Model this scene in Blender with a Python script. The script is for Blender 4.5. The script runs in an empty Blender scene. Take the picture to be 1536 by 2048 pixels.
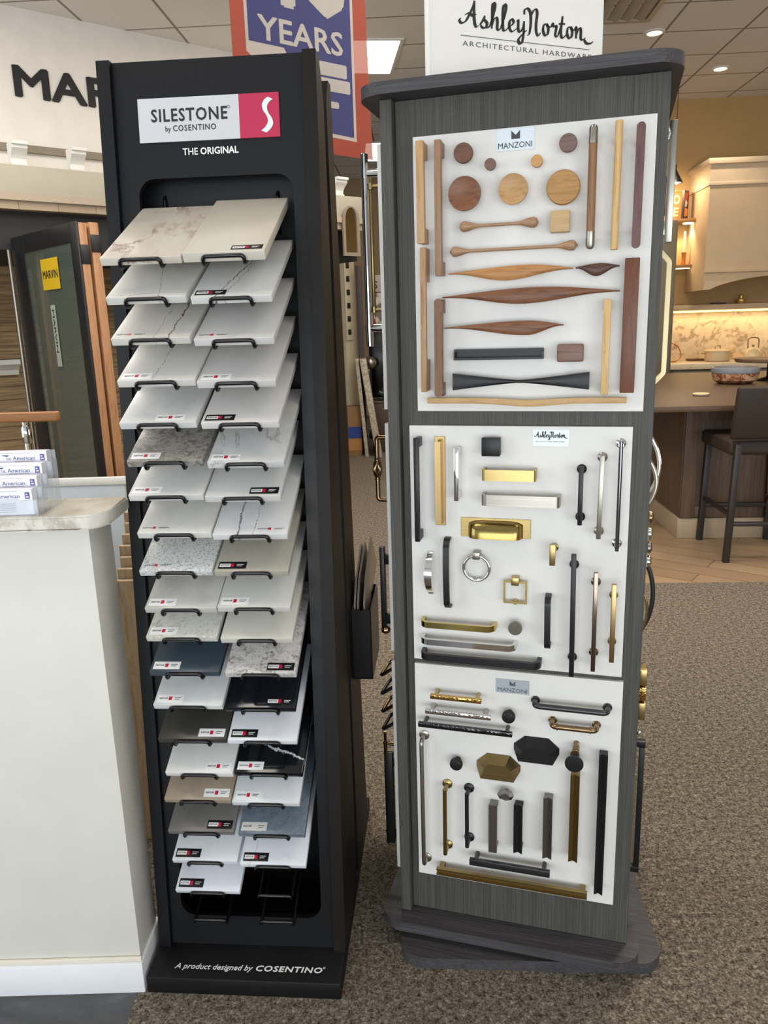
import bpy, bmesh, math, random
from mathutils import Vector, Matrix
random.seed(7)
R = math.radians
PI = math.pi
SC = bpy.context.scene
COL = SC.collection

# ------------------------------------------------------------------ camera, world, lights, exposure
cam_d = bpy.data.cameras.new('camera')
cam = bpy.data.objects.new('camera', cam_d)
COL.objects.link(cam)
SC.camera = cam
cam_d.sensor_fit = 'HORIZONTAL'
cam_d.sensor_width = 36.0
cam_d.lens = 36.0 * 1552.06 / 1536.0
cam_d.clip_start = 0.02
cam.location = (0, 0, 1.45)
cam.rotation_mode = 'QUATERNION'
cam.rotation_quaternion = (Matrix.Rotation(R(90 - 13.5052), 4, 'X') @ Matrix.Rotation(R(-1.7105), 4, 'Z')).to_quaternion()

SC.view_settings.view_transform = 'Standard'
SC.view_settings.look = 'None'
SC.view_settings.gamma = 1.0
SC.view_settings.use_curve_mapping = False
SC.view_settings.exposure = 0.0
SC.cycles.use_denoising = True
SC.cycles.max_bounces = 8
SC.cycles.transparent_max_bounces = 12
SC.cycles.sample_clamp_indirect = 4.0

world = bpy.data.worlds.new('world')
SC.world = world
world.use_nodes = True
wb = world.node_tree.nodes['Background']
wb.inputs[0].default_value = (0.86, 0.93, 1.0, 1)
wb.inputs[1].default_value = 0.76

def area(name, loc, rot, sx, sy, power, col=(1, 1, 1), spread=180):
    l = bpy.data.lights.new(name, 'AREA')
    l.shape = 'RECTANGLE'; l.size = sx; l.size_y = sy
    l.energy = power; l.color = col; l.spread = R(spread)
    o = bpy.data.objects.new(name, l)
    o.location = loc; o.rotation_euler = rot
    COL.objects.link(o)
    return o

WARM = (1.0, 0.85, 0.68)
SOFT = (1.0, 0.92, 0.82)
COOL = (0.91, 0.96, 1.0)
area('storefront_daylight', (0.2, -3.6, 0.95), (R(90), 0, 0), 6.5, 1.9, 195, COOL)
area('side_window_daylight', (-4.2, 0.2, 1.6), (R(90), 0, R(-70)), 3.0, 2.2, 55, COOL)
area('right_fill_light', (7.1, 1.2, 1.5), (R(90), 0, R(90)), 3.5, 2.2, 60, COOL)  # added cool fill to lift the ceiling; the right wall has no window
CEIL = 3.7
for lx, ly, pw in ((-1.3, 0.9, 18), (1.4, 0.7, 17), (-0.9, 3.4, 55), (1.5, 3.0, 75), (-2.8, 3.8, 60), (3.2, 4.2, 55), (0.4, 6.0, 45)):
    area('ceiling_fill_light', (lx, ly, CEIL - 0.03), (0, 0, 0), 1.15, 0.55, pw, SOFT)  # unseen area lamps without fixtures, added under the ceiling as ambient fill

# ------------------------------------------------------------------ colours and materials
def lin(h):
    h = h.lstrip('#')
    out = []
    for i in (0, 2, 4):
        c = int(h[i:i + 2], 16) / 255
        out.append(c / 12.92 if c <= .04045 else ((c + .055) / 1.055) ** 2.4)
    return (*out, 1)

MATS = {}
def newmat(name):
    m = bpy.data.materials.new(name)
    m.use_nodes = True
    nt = m.node_tree
    return m, nt, nt.nodes['Principled BSDF']

def N(nt, typ, **kw):
    n = nt.nodes.new(typ)
    for k, v in kw.items():
        if k.startswith('_'):
            setattr(n, k[1:], v)
        else:
            n.inputs[k.replace('__', ' ')].default_value = v
    return n

def coords(nt, scale=(1, 1, 1), loc=(0, 0, 0), rot=(0, 0, 0), kind='Object'):
    tc = nt.nodes.new('ShaderNodeTexCoord')
    mp = nt.nodes.new('ShaderNodeMapping')
    mp.inputs['Scale'].default_value = scale
    mp.inputs['Location'].default_value = loc
    mp.inputs['Rotation'].default_value = rot
    nt.links.new(tc.outputs[kind], mp.inputs['Vector'])
    return mp.outputs['Vector']

def ramp(nt, fac, stops, interp='LINEAR'):
    r = nt.nodes.new('ShaderNodeValToRGB')
    r.color_ramp.interpolation = interp
    e = r.color_ramp.elements
    while len(e) < len(stops):
        e.new(0.5)
    for i, (p, c) in enumerate(stops):
        e[i].position = p
        e[i].color = lin(c) if isinstance(c, str) else c
    nt.links.new(fac, r.inputs['Fac'])
    return r.outputs['Color']

def noise(nt, vec, scale, detail=4, rough=.55, dist=0):
    n = N(nt, 'ShaderNodeTexNoise', Scale=scale, Detail=detail, Roughness=rough, Distortion=dist)
    nt.links.new(vec, n.inputs['Vector'])
    return n.outputs['Fac']

def bump(nt, bs, h, strength=.2, dist=.002):
    b = N(nt, 'ShaderNodeBump', Strength=strength, Distance=dist)
    nt.links.new(h, b.inputs['Height'])
    nt.links.new(b.outputs['Normal'], bs.inputs['Normal'])

def mixc(nt, fac, a, b):
    m = nt.nodes.new('ShaderNodeMix')
    m.data_type = 'RGBA'
    if isinstance(fac, float):
        m.inputs[0].default_value = fac
    else:
        nt.links.new(fac, m.inputs[0])
    for i, c in ((6, a), (7, b)):
        if isinstance(c, str):
            m.inputs[i].default_value = lin(c)
        elif isinstance(c, tuple):
            m.inputs[i].default_value = c
        else:
            nt.links.new(c, m.inputs[i])
    return m.outputs[2]

def plain(name, col, rough=.5, metal=0.0, spec=.5, var=.0, vscale=8, coat=0):
    if name in MATS:
        return MATS[name]
    m, nt, b = newmat(name)
    b.inputs['Roughness'].default_value = rough
    b.inputs['Metallic'].default_value = metal
    b.inputs['Specular IOR Level'].default_value = spec
    b.inputs['Coat Weight'].default_value = coat
    c = lin(col)
    v = max(var, .03)
    f = noise(nt, coords(nt), vscale, 3)
    lo = tuple(max(0, x * (1 - v)) for x in c[:3]) + (1,)
    hi = tuple(min(1, x * (1 + v)) for x in c[:3]) + (1,)
    nt.links.new(ramp(nt, f, [(.3, lo), (.7, hi)]), b.inputs['Base Color'])
    MATS[name] = m
    return m

def brushed(name, col, rough=.3, axis='x', amt=.12):
    """metal with faint brushing lines along an axis"""
    if name in MATS:
        return MATS[name]
    m, nt, b = newmat(name)
    sc = {'x': (6, 900, 900), 'z': (900, 900, 6)}[axis]
    f = noise(nt, coords(nt, sc), 1, 3)
    c = lin(col)
    lo = tuple(x * (1 - amt) for x in c[:3]) + (1,)
    hi = tuple(min(1, x * (1 + amt)) for x in c[:3]) + (1,)
    nt.links.new(ramp(nt, f, [(.3, lo), (.7, hi)]), b.inputs['Base Color'])
    b.inputs['Metallic'].default_value = 1
    b.inputs['Roughness'].default_value = rough
    MATS[name] = m
    return m

def wood(name, dark, light, axis='z', rough=.42, scale=1.0, spec=.4):
    if name in MATS:
        return MATS[name]
    m, nt, b = newmat(name)
    dark, light = [tuple(k * .86 for k in lin(h)[:3]) + (1,) for h in (dark, light)]
    sc = {'z': (60, 60, 5), 'x': (5, 60, 60)}[axis]
    sc = tuple(s * scale for s in sc)
    v = coords(nt, sc, (.3, .7, .2))
    f = noise(nt, v, 2.4, 6, .65, .6)
    f2 = noise(nt, coords(nt, tuple(s * 4 for s in sc)), 2, 3)
    col = ramp(nt, f, [(.28, dark), (.5, light), (.72, dark)])
    col = mixc(nt, ramp(nt, f2, [(.35, '#000000'), (.65, '#4a4a4a')]), col, dark)
    nt.links.new(col, b.inputs['Base Color'])
    b.inputs['Roughness'].default_value = rough
    b.inputs['Specular IOR Level'].default_value = spec
    bump(nt, b, f2, .12, .0006)
    MATS[name] = m
    return m

def laminate(name, dark, light, axis='z', rough=.5, fine=420, along=7):
    """printed wood-grain laminate with fine long streaks"""
    if name in MATS:
        return MATS[name]
    m, nt, b = newmat(name)
    sc = {'z': (fine, fine, along), 'x': (along, fine, fine)}[axis]
    f = noise(nt, coords(nt, sc), 1, 4, .6)
    g = noise(nt, coords(nt, tuple(s * .12 for s in sc)), 1, 2)
    mx = nt.nodes.new('ShaderNodeMath'); mx.operation = 'MULTIPLY_ADD'
    nt.links.new(g, mx.inputs[0]); mx.inputs[1].default_value = .25
    nt.links.new(f, mx.inputs[2])
    nt.links.new(ramp(nt, mx.outputs[0], [(.42, dark), (.82, light)]), b.inputs['Base Color'])
    b.inputs['Roughness'].default_value = rough
    b.inputs['Specular IOR Level'].default_value = .35
    bump(nt, b, f, .15, .0005)
    MATS[name] = m
    return m

def stone(name, base, alt, vein=None, kind='plain', seed=0., vs=6., width=.02, rough=.28, rot=0.6, amount=1.0):
    if name in MATS:
        return MATS[name]
    m, nt, b = newmat(name)
    vec = coords(nt, (1, 1, 1), (seed * 1.37, seed * .71, seed), (0, 0, rot))
    soft = noise(nt, vec, 14 if kind != 'mottled' else 42, 5, .6, .4)
    if kind == 'speckle':
        vo = N(nt, 'ShaderNodeTexVoronoi', Scale=330.0)
        nt.links.new(vec, vo.inputs['Vector'])
        hs = nt.nodes.new('ShaderNodeSeparateColor')
        nt.links.new(vo.outputs['Color'], hs.inputs[0])
        col = ramp(nt, hs.outputs[0], [(0, vein or alt), (.14, vein or alt), (.22, alt), (.5, base), (1, base)])
    elif kind == 'mottled':
        f = noise(nt, vec, 60, 8, .72, 1.2)
        col = ramp(nt, f, [(.36, vein or alt), (.46, alt), (.56, base), (.72, alt)])
    else:
        col = ramp(nt, soft, [(.35, alt), (.62, base)])
    if kind == 'crack':                    # single veins along given lines, slab coordinates
        sep = nt.nodes.new('ShaderNodeSeparateXYZ')
        nt.links.new(coords(nt), sep.inputs[0])
        wob = noise(nt, coords(nt), 26, 6, .65)
        fine = noise(nt, coords(nt), 120, 4, .7)
        for (x1, y1, x2, y2, wd) in amount:
            L = math.hypot(x2 - x1, y2 - y1)
            nx, ny = -(y2 - y1) / L, (x2 - x1) / L
            a = nt.nodes.new('ShaderNodeMath'); a.operation = 'MULTIPLY_ADD'
            nt.links.new(sep.outputs[0], a.inputs[0]); a.inputs[1].default_value = nx; a.inputs[2].default_value = -(nx * x1 + ny * y1)
            b_ = nt.nodes.new('ShaderNodeMath'); b_.operation = 'MULTIPLY_ADD'
            nt.links.new(sep.outputs[1], b_.inputs[0]); b_.inputs[1].default_value = ny; nt.links.new(a.outputs[0], b_.inputs[2])
            c_ = nt.nodes.new('ShaderNodeMath'); c_.operation = 'MULTIPLY_ADD'
            nt.links.new(wob, c_.inputs[0]); c_.inputs[1].default_value = .028; nt.links.new(b_.outputs[0], c_.inputs[2])
            d_ = nt.nodes.new('ShaderNodeMath'); d_.operation = 'ADD'
            nt.links.new(c_.outputs[0], d_.inputs[0]); d_.inputs[1].default_value = -.014
            e_ = nt.nodes.new('ShaderNodeMath'); e_.operation = 'ABSOLUTE'; nt.links.new(d_.outputs[0], e_.inputs[0])
            f_ = nt.nodes.new('ShaderNodeMath'); f_.operation = 'DIVIDE'; nt.links.new(e_.outputs[0], f_.inputs[0]); f_.inputs[1].default_value = wd
            g_ = nt.nodes.new('ShaderNodeMath'); g_.operation = 'MULTIPLY_ADD'
            nt.links.new(fine, g_.inputs[0]); g_.inputs[1].default_value = 1.3; nt.links.new(f_.outputs[0], g_.inputs[2])
            col = mixc(nt, ramp(nt, g_.outputs[0], [(.8, '#ffffff'), (1.2, '#9a9a9a'), (1.7, '#000000')]), col, vein)
    if kind == 'vein' and vein:
        mpv = coords(nt, (1, .35, 1), (seed * 1.9, seed * .33, seed), (0, 0, rot))
        f = noise(nt, mpv, vs, 6, .6, .7)
        sub = nt.nodes.new('ShaderNodeMath'); sub.operation = 'SUBTRACT'
        nt.links.new(f, sub.inputs[0]); sub.inputs[1].default_value = .5
        ab = nt.nodes.new('ShaderNodeMath'); ab.operation = 'ABSOLUTE'
        nt.links.new(sub.outputs[0], ab.inputs[0])
        mask = ramp(nt, ab.outputs[0], [(0, (amount,) * 3 + (1,)), (width * .4, (amount * .55,) * 3 + (1,)), (width, (0, 0, 0, 1))])
        patch = ramp(nt, noise(nt, vec, 9, 2), [(.42, '#000000'), (.58, '#ffffff')])
        mm = nt.nodes.new('ShaderNodeMath'); mm.operation = 'MULTIPLY'
        nt.links.new(mask, mm.inputs[0]); nt.links.new(patch, mm.inputs[1])
        col = mixc(nt, mm.outputs[0], col, vein)
    nt.links.new(col, b.inputs['Base Color'])
    b.inputs['Roughness'].default_value = rough
    b.inputs['Specular IOR Level'].default_value = .5
    MATS[name] = m
    return m

def emit(name, col, strength):
    if name in MATS:
        return MATS[name]
    m, nt, b = newmat(name)
    b.inputs['Base Color'].default_value = lin(col)
    b.inputs['Emission Color'].default_value = lin(col)
    b.inputs['Emission Strength'].default_value = strength
    MATS[name] = m
    return m

def glassy(name, col='#ffffff', alpha=.25, rough=.05):
    if name in MATS:
        return MATS[name]
    m, nt, b = newmat(name)
    b.inputs['Base Color'].default_value = lin(col)
    b.inputs['Roughness'].default_value = rough
    b.inputs['Alpha'].default_value = alpha
    MATS[name] = m
    return m

# ------------------------------------------------------------------ mesh helpers
def V(*a):
    return Vector(a)

class MB:
    """collects shapes, then links them as one mesh object"""
    def __init__(self):
        self.bm = bmesh.new()
        self.mi = 0
    def _tag(self, faces):
        for f in faces:
            f.material_index = self.mi
    def mat(self, i):
        self.mi = i
        return self
    def box(self, lo, hi, bev=0.0, seg=2, M=None):
        b2 = bmesh.new()
        bmesh.ops.create_cube(b2, size=1.0)
        lo = Vector(lo); hi = Vector(hi)
        for v in b2.verts:
            v.co = Vector(((v.co.x + .5) * (hi.x - lo.x) + lo.x, (v.co.y + .5) * (hi.y - lo.y) + lo.y, (v.co.z + .5) * (hi.z - lo.z) + lo.z))
        if bev > 0:
            bmesh.ops.bevel(b2, geom=list(b2.edges), offset=bev, segments=seg, profile=.5, affect='EDGES', clamp_overlap=True)
        self._merge(b2, M)
        return self
    def obox(self, c, ax, ay, az, bev=0.0, seg=2):
        """box from centre and three half-axis vectors"""
        ax, ay, az, c = Vector(ax), Vector(ay), Vector(az), Vector(c)
        M = Matrix((ax.normalized(), ay.normalized(), az.normalized())).transposed().to_4x4()
        M.translation = c
        l = (ax.length, ay.length, az.length)
        return self.box((-l[0], -l[1], -l[2]), l, bev, seg, M)
    def _merge(self, b2, M=None):
        vs = {}
        for v in b2.verts:
            vs[v] = self.bm.verts.new((M @ v.co) if M is not None else v.co)
        for f in b2.faces:
            try:
                nf = self.bm.faces.new([vs[v] for v in f.verts])
                nf.material_index = self.mi
                nf.smooth = True
            except ValueError:
                pass
        b2.free()
    def cyl(self, p, q, r, r2=None, seg=20, cap=True):
        p, q = Vector(p), Vector(q)
        r2 = r if r2 is None else r2
        return self.lathe([(r, 0), (r2, (q - p).length)], p, q - p, seg, cap)
    def lathe(self, prof, origin, axis, seg=24, cap=True):
        """prof: list of (radius, distance along axis)"""
        origin = Vector(origin); axis = Vector(axis).normalized()
        a = axis.orthogonal().normalized(); b = axis.cross(a)
        rings = []
        for r, h in prof:
            c = origin + axis * h
            if r < 1e-6:
                rings.append([self.bm.verts.new(c)])
            else:
                rings.append([self.bm.verts.new(c + (a * math.cos(2 * PI * i / seg) + b * math.sin(2 * PI * i / seg)) * r) for i in range(seg)])
        fs = []
        for r0, r1 in zip(rings, rings[1:]):
            for i in range(seg):
                j = (i + 1) % seg
                if len(r0) == 1 and len(r1) == 1:
                    continue
                if len(r0) == 1:
                    fs.append(self.bm.faces.new((r0[0], r1[i], r1[j])))
                elif len(r1) == 1:
                    fs.append(self.bm.faces.new((r0[i], r0[j], r1[0])))
                else:
                    fs.append(self.bm.faces.new((r0[i], r0[j], r1[j], r1[i])))
        if cap:
            if len(rings[0]) > 1:
                fs.append(self.bm.faces.new(rings[0][::-1]))
            if len(rings[-1]) > 1:
                fs.append(self.bm.faces.new(rings[-1]))
        for f in fs:
            f.smooth = True
        self._tag(fs)
        return self
    def sweep(self, pts, prof, side=None, closed=False, scales=None):
        """sweep a 2D profile along points; side fixes the profile's first axis"""
        pts = [Vector(p) for p in pts]
        n = len(pts)
        rings = []
        prev = None
        for i, p in enumerate(pts):
            if closed:
                t = (pts[(i + 1) % n] - pts[i - 1]).normalized()
            elif i == 0:
                t = (pts[1] - p).normalized()
            elif i == n - 1:
                t = (p - pts[-2]).normalized()
            else:
                t = ((pts[i + 1] - p).normalized() + (p - pts[i - 1]).normalized()).normalized()
            if side is not None:
                s = Vector(side)
            elif prev is not None:
                s = prev
            else:
                s = t.orthogonal()
            s = (s - t * s.dot(t)).normalized()
            prev = s
            u = t.cross(s)
            k = 1.0
            if not closed and 0 < i < n - 1:
                c = (pts[i + 1] - p).normalized().dot((p - pts[i - 1]).normalized())
                k = 1 / max(.5, math.sqrt(max(.01, (1 + c) / 2)))
            sc = scales[i] if scales else (1, 1)
            rings.append([self.bm.verts.new(p + s * a * sc[0] + u * b * k * sc[1]) for a, b in prof])
        fs = []
        m = len(prof)
        rr = list(zip(rings, rings[1:])) + ([(rings[-1], rings[0])] if closed else [])
        for r0, r1 in rr:
            for i in range(m):
                j = (i + 1) % m
                fs.append(self.bm.faces.new((r0[i], r0[j], r1[j], r1[i])))
        if not closed:
            fs.append(self.bm.faces.new(rings[0][::-1]))
            fs.append(self.bm.faces.new(rings[-1]))
        for f in fs:
            f.smooth = True
        self._tag(fs)
        return self
    def tube(self, pts, r, seg=10, closed=False):
        prof = [(r * math.cos(2 * PI * i / seg), r * math.sin(2 * PI * i / seg)) for i in range(seg)]
        return self.sweep(pts, prof, None, closed)
    def prism(self, poly, ex, ey, ez, origin=(0, 0, 0), t0=0.0, t1=.01, holes=()):
        """extrude a 2D polygon (with holes) lying in ex, ey along ez"""
        ex, ey, ez, o = Vector(ex), Vector(ey), Vector(ez), Vector(origin)
        b2 = bmesh.new()
        edges = []
        for loop in [poly] + list(holes):
            vs = [b2.verts.new(o + ex * x + ey * y + ez * t0) for x, y in loop]
            for i in range(len(vs)):
                edges.append(b2.edges.new((vs[i], vs[(i + 1) % len(vs)])))
        if holes:
            bmesh.ops.triangle_fill(b2, use_beauty=True, use_dissolve=False, edges=edges)
        else:
            b2.faces.new(b2.verts[:])
        fs = list(b2.faces)
        r = bmesh.ops.extrude_face_region(b2, geom=fs)
        vv = [g for g in r['geom'] if isinstance(g, bmesh.types.BMVert)]
        bmesh.ops.translate(b2, verts=vv, vec=ez * (t1 - t0))
        bmesh.ops.recalc_face_normals(b2, faces=b2.faces)
        self._merge(b2)
        return self
    def sphere(self, c, r, seg=20, rings=12, sc=(1, 1, 1)):
        c = Vector(c)
        b2 = bmesh.new()
        bmesh.ops.create_uvsphere(b2, u_segments=seg, v_segments=rings, radius=r)
        M = Matrix.Translation(c) @ Matrix.Diagonal((*sc, 1))
        self._merge(b2, M)
        return self
    def text(self, s, origin, ex, ez, height=None, width=None, bold=0.0, thick=.0006, shear=0.0, space=1.0, res=2, anchor='l'):
        """flat lettering with real thickness; height is cap height, ez the letters' up"""
        ex, ez, origin = Vector(ex).normalized(), Vector(ez).normalized(), Vector(origin)
        out = ex.cross(ez)          # towards the reader
        cu = bpy.data.curves.new('t', 'FONT')
        cu.body = s; cu.size = 1.0; cu.resolution_u = res; cu.shear = shear
        cu.space_character = space
        cu.extrude = 0.0
        ob = bpy.data.objects.new('t', cu)
        me = bpy.data.meshes.new_from_object(ob)
        bpy.data.objects.remove(ob); bpy.data.curves.remove(cu)
        if not me.vertices:
            return self
        shifts = [(0, 0)]
        if bold:
            shifts = [(bold * math.cos(a), bold * math.sin(a)) for a in (0, 1.26, 2.51, 3.77, 5.03)] + [(0, 0)]
        xs = [v.co.x for v in me.vertices]; ys = [v.co.y for v in me.vertices]
        x0, x1, y1 = min(xs), max(xs), .729
        ky = (height / y1) if height else width / (x1 - x0)
        kx = (width / (x1 - x0)) if width else ky
        if anchor == 'c':
            x0 = (x0 + x1) / 2
        for si, (sx, sy) in enumerate(shifts):
            b2 = bmesh.new(); b2.from_mesh(me)
            for v in b2.verts:
                v.co = origin + ex * ((v.co.x - x0 + sx) * kx) + ez * ((v.co.y + sy) * ky)
            bmesh.ops.remove_doubles(b2, verts=b2.verts, dist=1e-7)
            r = bmesh.ops.extrude_face_region(b2, geom=list(b2.faces))
            vv = [g for g in r['geom'] if isinstance(g, bmesh.types.BMVert)]
            bmesh.ops.translate(b2, verts=vv, vec=out * (thick * (1 + .02 * si)))
            bmesh.ops.recalc_face_normals(b2, faces=b2.faces)
            self._merge(b2)
        bpy.data.meshes.remove(me)
        return self
    def build(self, name, mats, parent=None, loc=(0, 0, 0), rot=None, sharp=38):
        me = bpy.data.meshes.new(name)
        bmesh.ops.recalc_face_normals(self.bm, faces=self.bm.faces)
        self.bm.to_mesh(me); self.bm.free()
        if not isinstance(mats, (list, tuple)):
            mats = [mats]
        for m in mats:
            me.materials.append(m)
        me.shade_smooth()
        me.set_sharp_from_angle(angle=R(sharp))
        o = bpy.data.objects.new(name, me)
        COL.objects.link(o)
        o.location = loc
        if rot:
            o.rotation_euler = rot
        if parent:
            o.parent = parent
        return o

def tag(o, label=None, cat=None, group=None, kind=None):
    if label: o['label'] = label
    if cat: o['category'] = cat
    if group: o['group'] = group
    if kind: o['kind'] = kind
    return o

def empty(name, loc=(0, 0, 0), rz=0.0, label=None, cat=None, group=None):
    o = bpy.data.objects.new(name, None)
    COL.objects.link(o)
    o.location = loc
    o.rotation_euler = (0, 0, rz)
    return tag(o, label, cat, group)

def rrect(x0, x1, y0, y1, r, n=6):
    pts = []
    for cx, cy, a0 in ((x1 - r, y1 - r, 0), (x0 + r, y1 - r, 90), (x0 + r, y0 + r, 180), (x1 - r, y0 + r, 270)):
        for i in range(n + 1):
            a = R(a0 + 90 * i / n)
            pts.append((cx + r * math.cos(a), cy + r * math.sin(a)))
    return pts

def circ(r, n=12):
    return [(r * math.cos(2 * PI * i / n), r * math.sin(2 * PI * i / n)) for i in range(n)]

def rect(a, b):
    return [(-a, -b), (a, -b), (a, b), (-a, b)]

def fillet(pts, r, n=5):
    """round the inner corners of a polyline"""
    pts = [Vector(p) for p in pts]
    out = [pts[0]]
    for i in range(1, len(pts) - 1):
        p, a, b = pts[i], pts[i - 1], pts[i + 1]
        da = (a - p); db = (b - p)
        rr = min(r, da.length * .49, db.length * .49)
        p0 = p + da.normalized() * rr; p1 = p + db.normalized() * rr
        for k in range(n + 1):
            t = k / n
            out.append(p0 * (1 - t) ** 2 + p * 2 * t * (1 - t) + p1 * t * t)
    out.append(pts[-1])
    return out

# ------------------------------------------------------------------ shared materials
M_black_paint = plain('black_paint', '#0e0f12', .42, spec=.3)
M_black_base = plain('black_base_paint', '#0d0d0f', .5, spec=.3)
M_black_wire = plain('black_wire', '#0b0b0d', .22, spec=.5)
M_white_board = plain('white_board', '#d9d7d2', .38, spec=.4, var=.01)
M_white_paint = plain('white_paint', '#e6e6e2', .5, spec=.3, var=.01)
M_cream_paint = plain('cream_paint', '#e2e0d2', .5, spec=.3, var=.01)
M_lam_v = laminate('charcoal_laminate', '#343330', '#56554f', 'z', fine=900)
M_lam_h = laminate('charcoal_laminate_edge', '#2f2d2e', '#4e4b4d', 'x')
M_ink = plain('black_ink', '#17171a', .5)
M_white_ink = plain('white_ink', '#e9e9e9', .5)
M_grey_ink = plain('grey_ink', '#58595c', .5)
M_blue_ink = plain('navy_ink', '#3a3f7a', .5)
M_red = plain('red_print', '#c0143c', .45)
M_sticker = plain('sticker_white', '#eeeeec', .4)
M_sticker_black = plain('sticker_black', '#141416', .4)
M_chrome = plain('polished_nickel', '#d8d6d2', .07, 1.0)
M_nickel = brushed('satin_nickel', '#aba69c', .33, 'x')
M_nickel_z = brushed('satin_nickel_upright', '#9d998f', .33, 'z')
M_gold = brushed('satin_brass', '#b49e69', .3, 'x')
M_gold_z = brushed('satin_brass_upright', '#a99063', .32, 'z')
M_brass = plain('polished_brass', '#c4ae6a', .14, 1.0)
M_antique = brushed('antique_brass', '#968257', .34, 'x', .2)
M_antique_z = brushed('antique_brass_upright', '#907a4b', .32, 'z', .2)
M_bronze = plain('warm_bronze', '#8d7659', .25, 1.0)
M_dark = plain('matte_black_metal', '#1b1b1d', .38, .3)
M_graphite = plain('graphite_metal', '#4a4a4c', .3, .85)
M_pewter = brushed('grey_pewter', '#84817a', .35, 'z')
M_oak_v = wood('oak_upright', '#a97f52', '#c6a072', 'z')
M_oak_h = wood('oak_level', '#a9814f', '#c9a470', 'x')
M_oak_pale = wood('pale_oak_upright', '#b98f56', '#dcb980', 'z')
M_brown_v = wood('brown_wood_upright', '#80604a', '#a07c60', 'z')
M_walnut_v = wood('walnut_upright', '#5a3c2a', '#845d42', 'z')
M_walnut_h = wood('walnut_level', '#4c2f1f', '#84573a', 'x')
M_walnut_dark = wood('dark_walnut_level', '#3d2720', '#5f4034', 'x')
M_purple_v = wood('purple_brown_wood', '#4e3430', '#6e4d48', 'z')
M_mahog_v = wood('red_walnut_upright', '#532f20', '#75472f', 'z')
M_amber_h = wood('amber_wood_level', '#94643a', '#c08a52', 'x')
M_taupe_h = wood('taupe_wood_level', '#8b6a50', '#b18c6c', 'x')
M_striped = wood('striped_wood', '#86602f', '#b98c50', 'x', scale=.7)

# ------------------------------------------------------------------ room shell
def structure(o):
    o['kind'] = 'structure'
    return o

def make_carpet():
    m, nt, b = newmat('carpet_pile')
    v = coords(nt)
    f = noise(nt, v, 160, 5, .75, .5)
    g = noise(nt, v, 62, 3, .6)
    big = noise(nt, v, 1.3, 3)
    mx = nt.nodes.new('ShaderNodeMath'); mx.operation = 'MULTIPLY_ADD'
    nt.links.new(g, mx.inputs[0]); mx.inputs[1].default_value = .5
    nt.links.new(f, mx.inputs[2])
    c = ramp(nt, mx.outputs[0], [(.55, '#2d2620'), (.68, '#675d52'), (.82, '#978b7b'), (.94, '#c4b7a3')])
    c2 = mixc(nt, ramp(nt, big, [(.35, '#000000'), (.7, '#3a3a3a')]), c, '#4f4a3c')
    nt.links.new(c2, b.inputs['Base Color'])
    b.inputs['Roughness'].default_value = .95
    b.inputs['Specular IOR Level'].default_value = .1
    bump(nt, b, mx.outputs[0], .9, .012)
    return m

def make_planks():
    m, nt, b = newmat('wood_plank_floor')
    v = coords(nt, (1, 1, 1), (0, 0, 0), (0, 0, R(38)))
    br = N(nt, 'ShaderNodeTexBrick', Scale=1.0, Mortar__Size=.003, Brick__Width=1.2, Row__Height=.16)
    br.inputs['Color1'].default_value = lin('#8b7258'); br.inputs['Color2'].default_value = lin('#9d8568'); br.inputs['Mortar'].default_value = lin('#5c4a38')
    nt.links.new(v, br.inputs['Vector'])
    f = noise(nt, coords(nt, (3, 40, 1), (0, 0, 0), (0, 0, R(38))), 1.5, 5)
    c = mixc(nt, ramp(nt, f, [(.4, '#000000'), (.7, '#808080')]), br.outputs['Color'], '#6d5843')
    nt.links.new(c, b.inputs['Base Color'])
    b.inputs['Roughness'].default_value = .38
    return m

def make_ceiling():
    m, nt, b = newmat('ceiling_tile')
    v = coords(nt, (1, 1, 1), (-.10, .18, 0), (0, 0, R(3)))
    br = N(nt, 'ShaderNodeTexBrick', Scale=1.0, Mortar__Size=.011, Brick__Width=.64, Row__Height=.61)
    br.offset = 0.0
    br.inputs['Color1'].default_value = lin('#e6e4e0'); br.inputs['Color2'].default_value = lin('#e3e1dd'); br.inputs['Mortar'].default_value = lin('#8f897d')
    nt.links.new(v, br.inputs['Vector'])
    f = noise(nt, coords(nt), 90, 4)
    c = mixc(nt, ramp(nt, f, [(.55, '#000000'), (.75, '#303030')]), br.outputs['Color'], '#8a8274')
    nt.links.new(c, b.inputs['Base Color'])
    b.inputs['Roughness'].default_value = .85
    return m

def make_slate():
    m, nt, b = newmat('dark_floor_tile')
    f = noise(nt, coords(nt, (3, 9, 1), rot=(0, 0, .5)), 3, 6, .6, .5)
    nt.links.new(ramp(nt, f, [(.35, '#3f3f41'), (.62, '#4b4b4d'), (.75, '#5c5c5e')]), b.inputs['Base Color'])
    b.inputs['Roughness'].default_value = .5
    return m

M_carpet, M_planks, M_ceiling, M_slate = make_carpet(), make_planks(), make_ceiling(), make_slate()
M_wall_beige = plain('beige_wall_paint', '#b89868', .7, spec=.2)
M_far_wall = plain('far_wall_paint', '#a89274', .7, spec=.2)
def flat(poly, z0, z1):
    m = MB()
    m.prism(poly, (1, 0, 0), (0, 1, 0), (0, 0, 1), (0, 0, 0), z0, z1)
    return m
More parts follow.
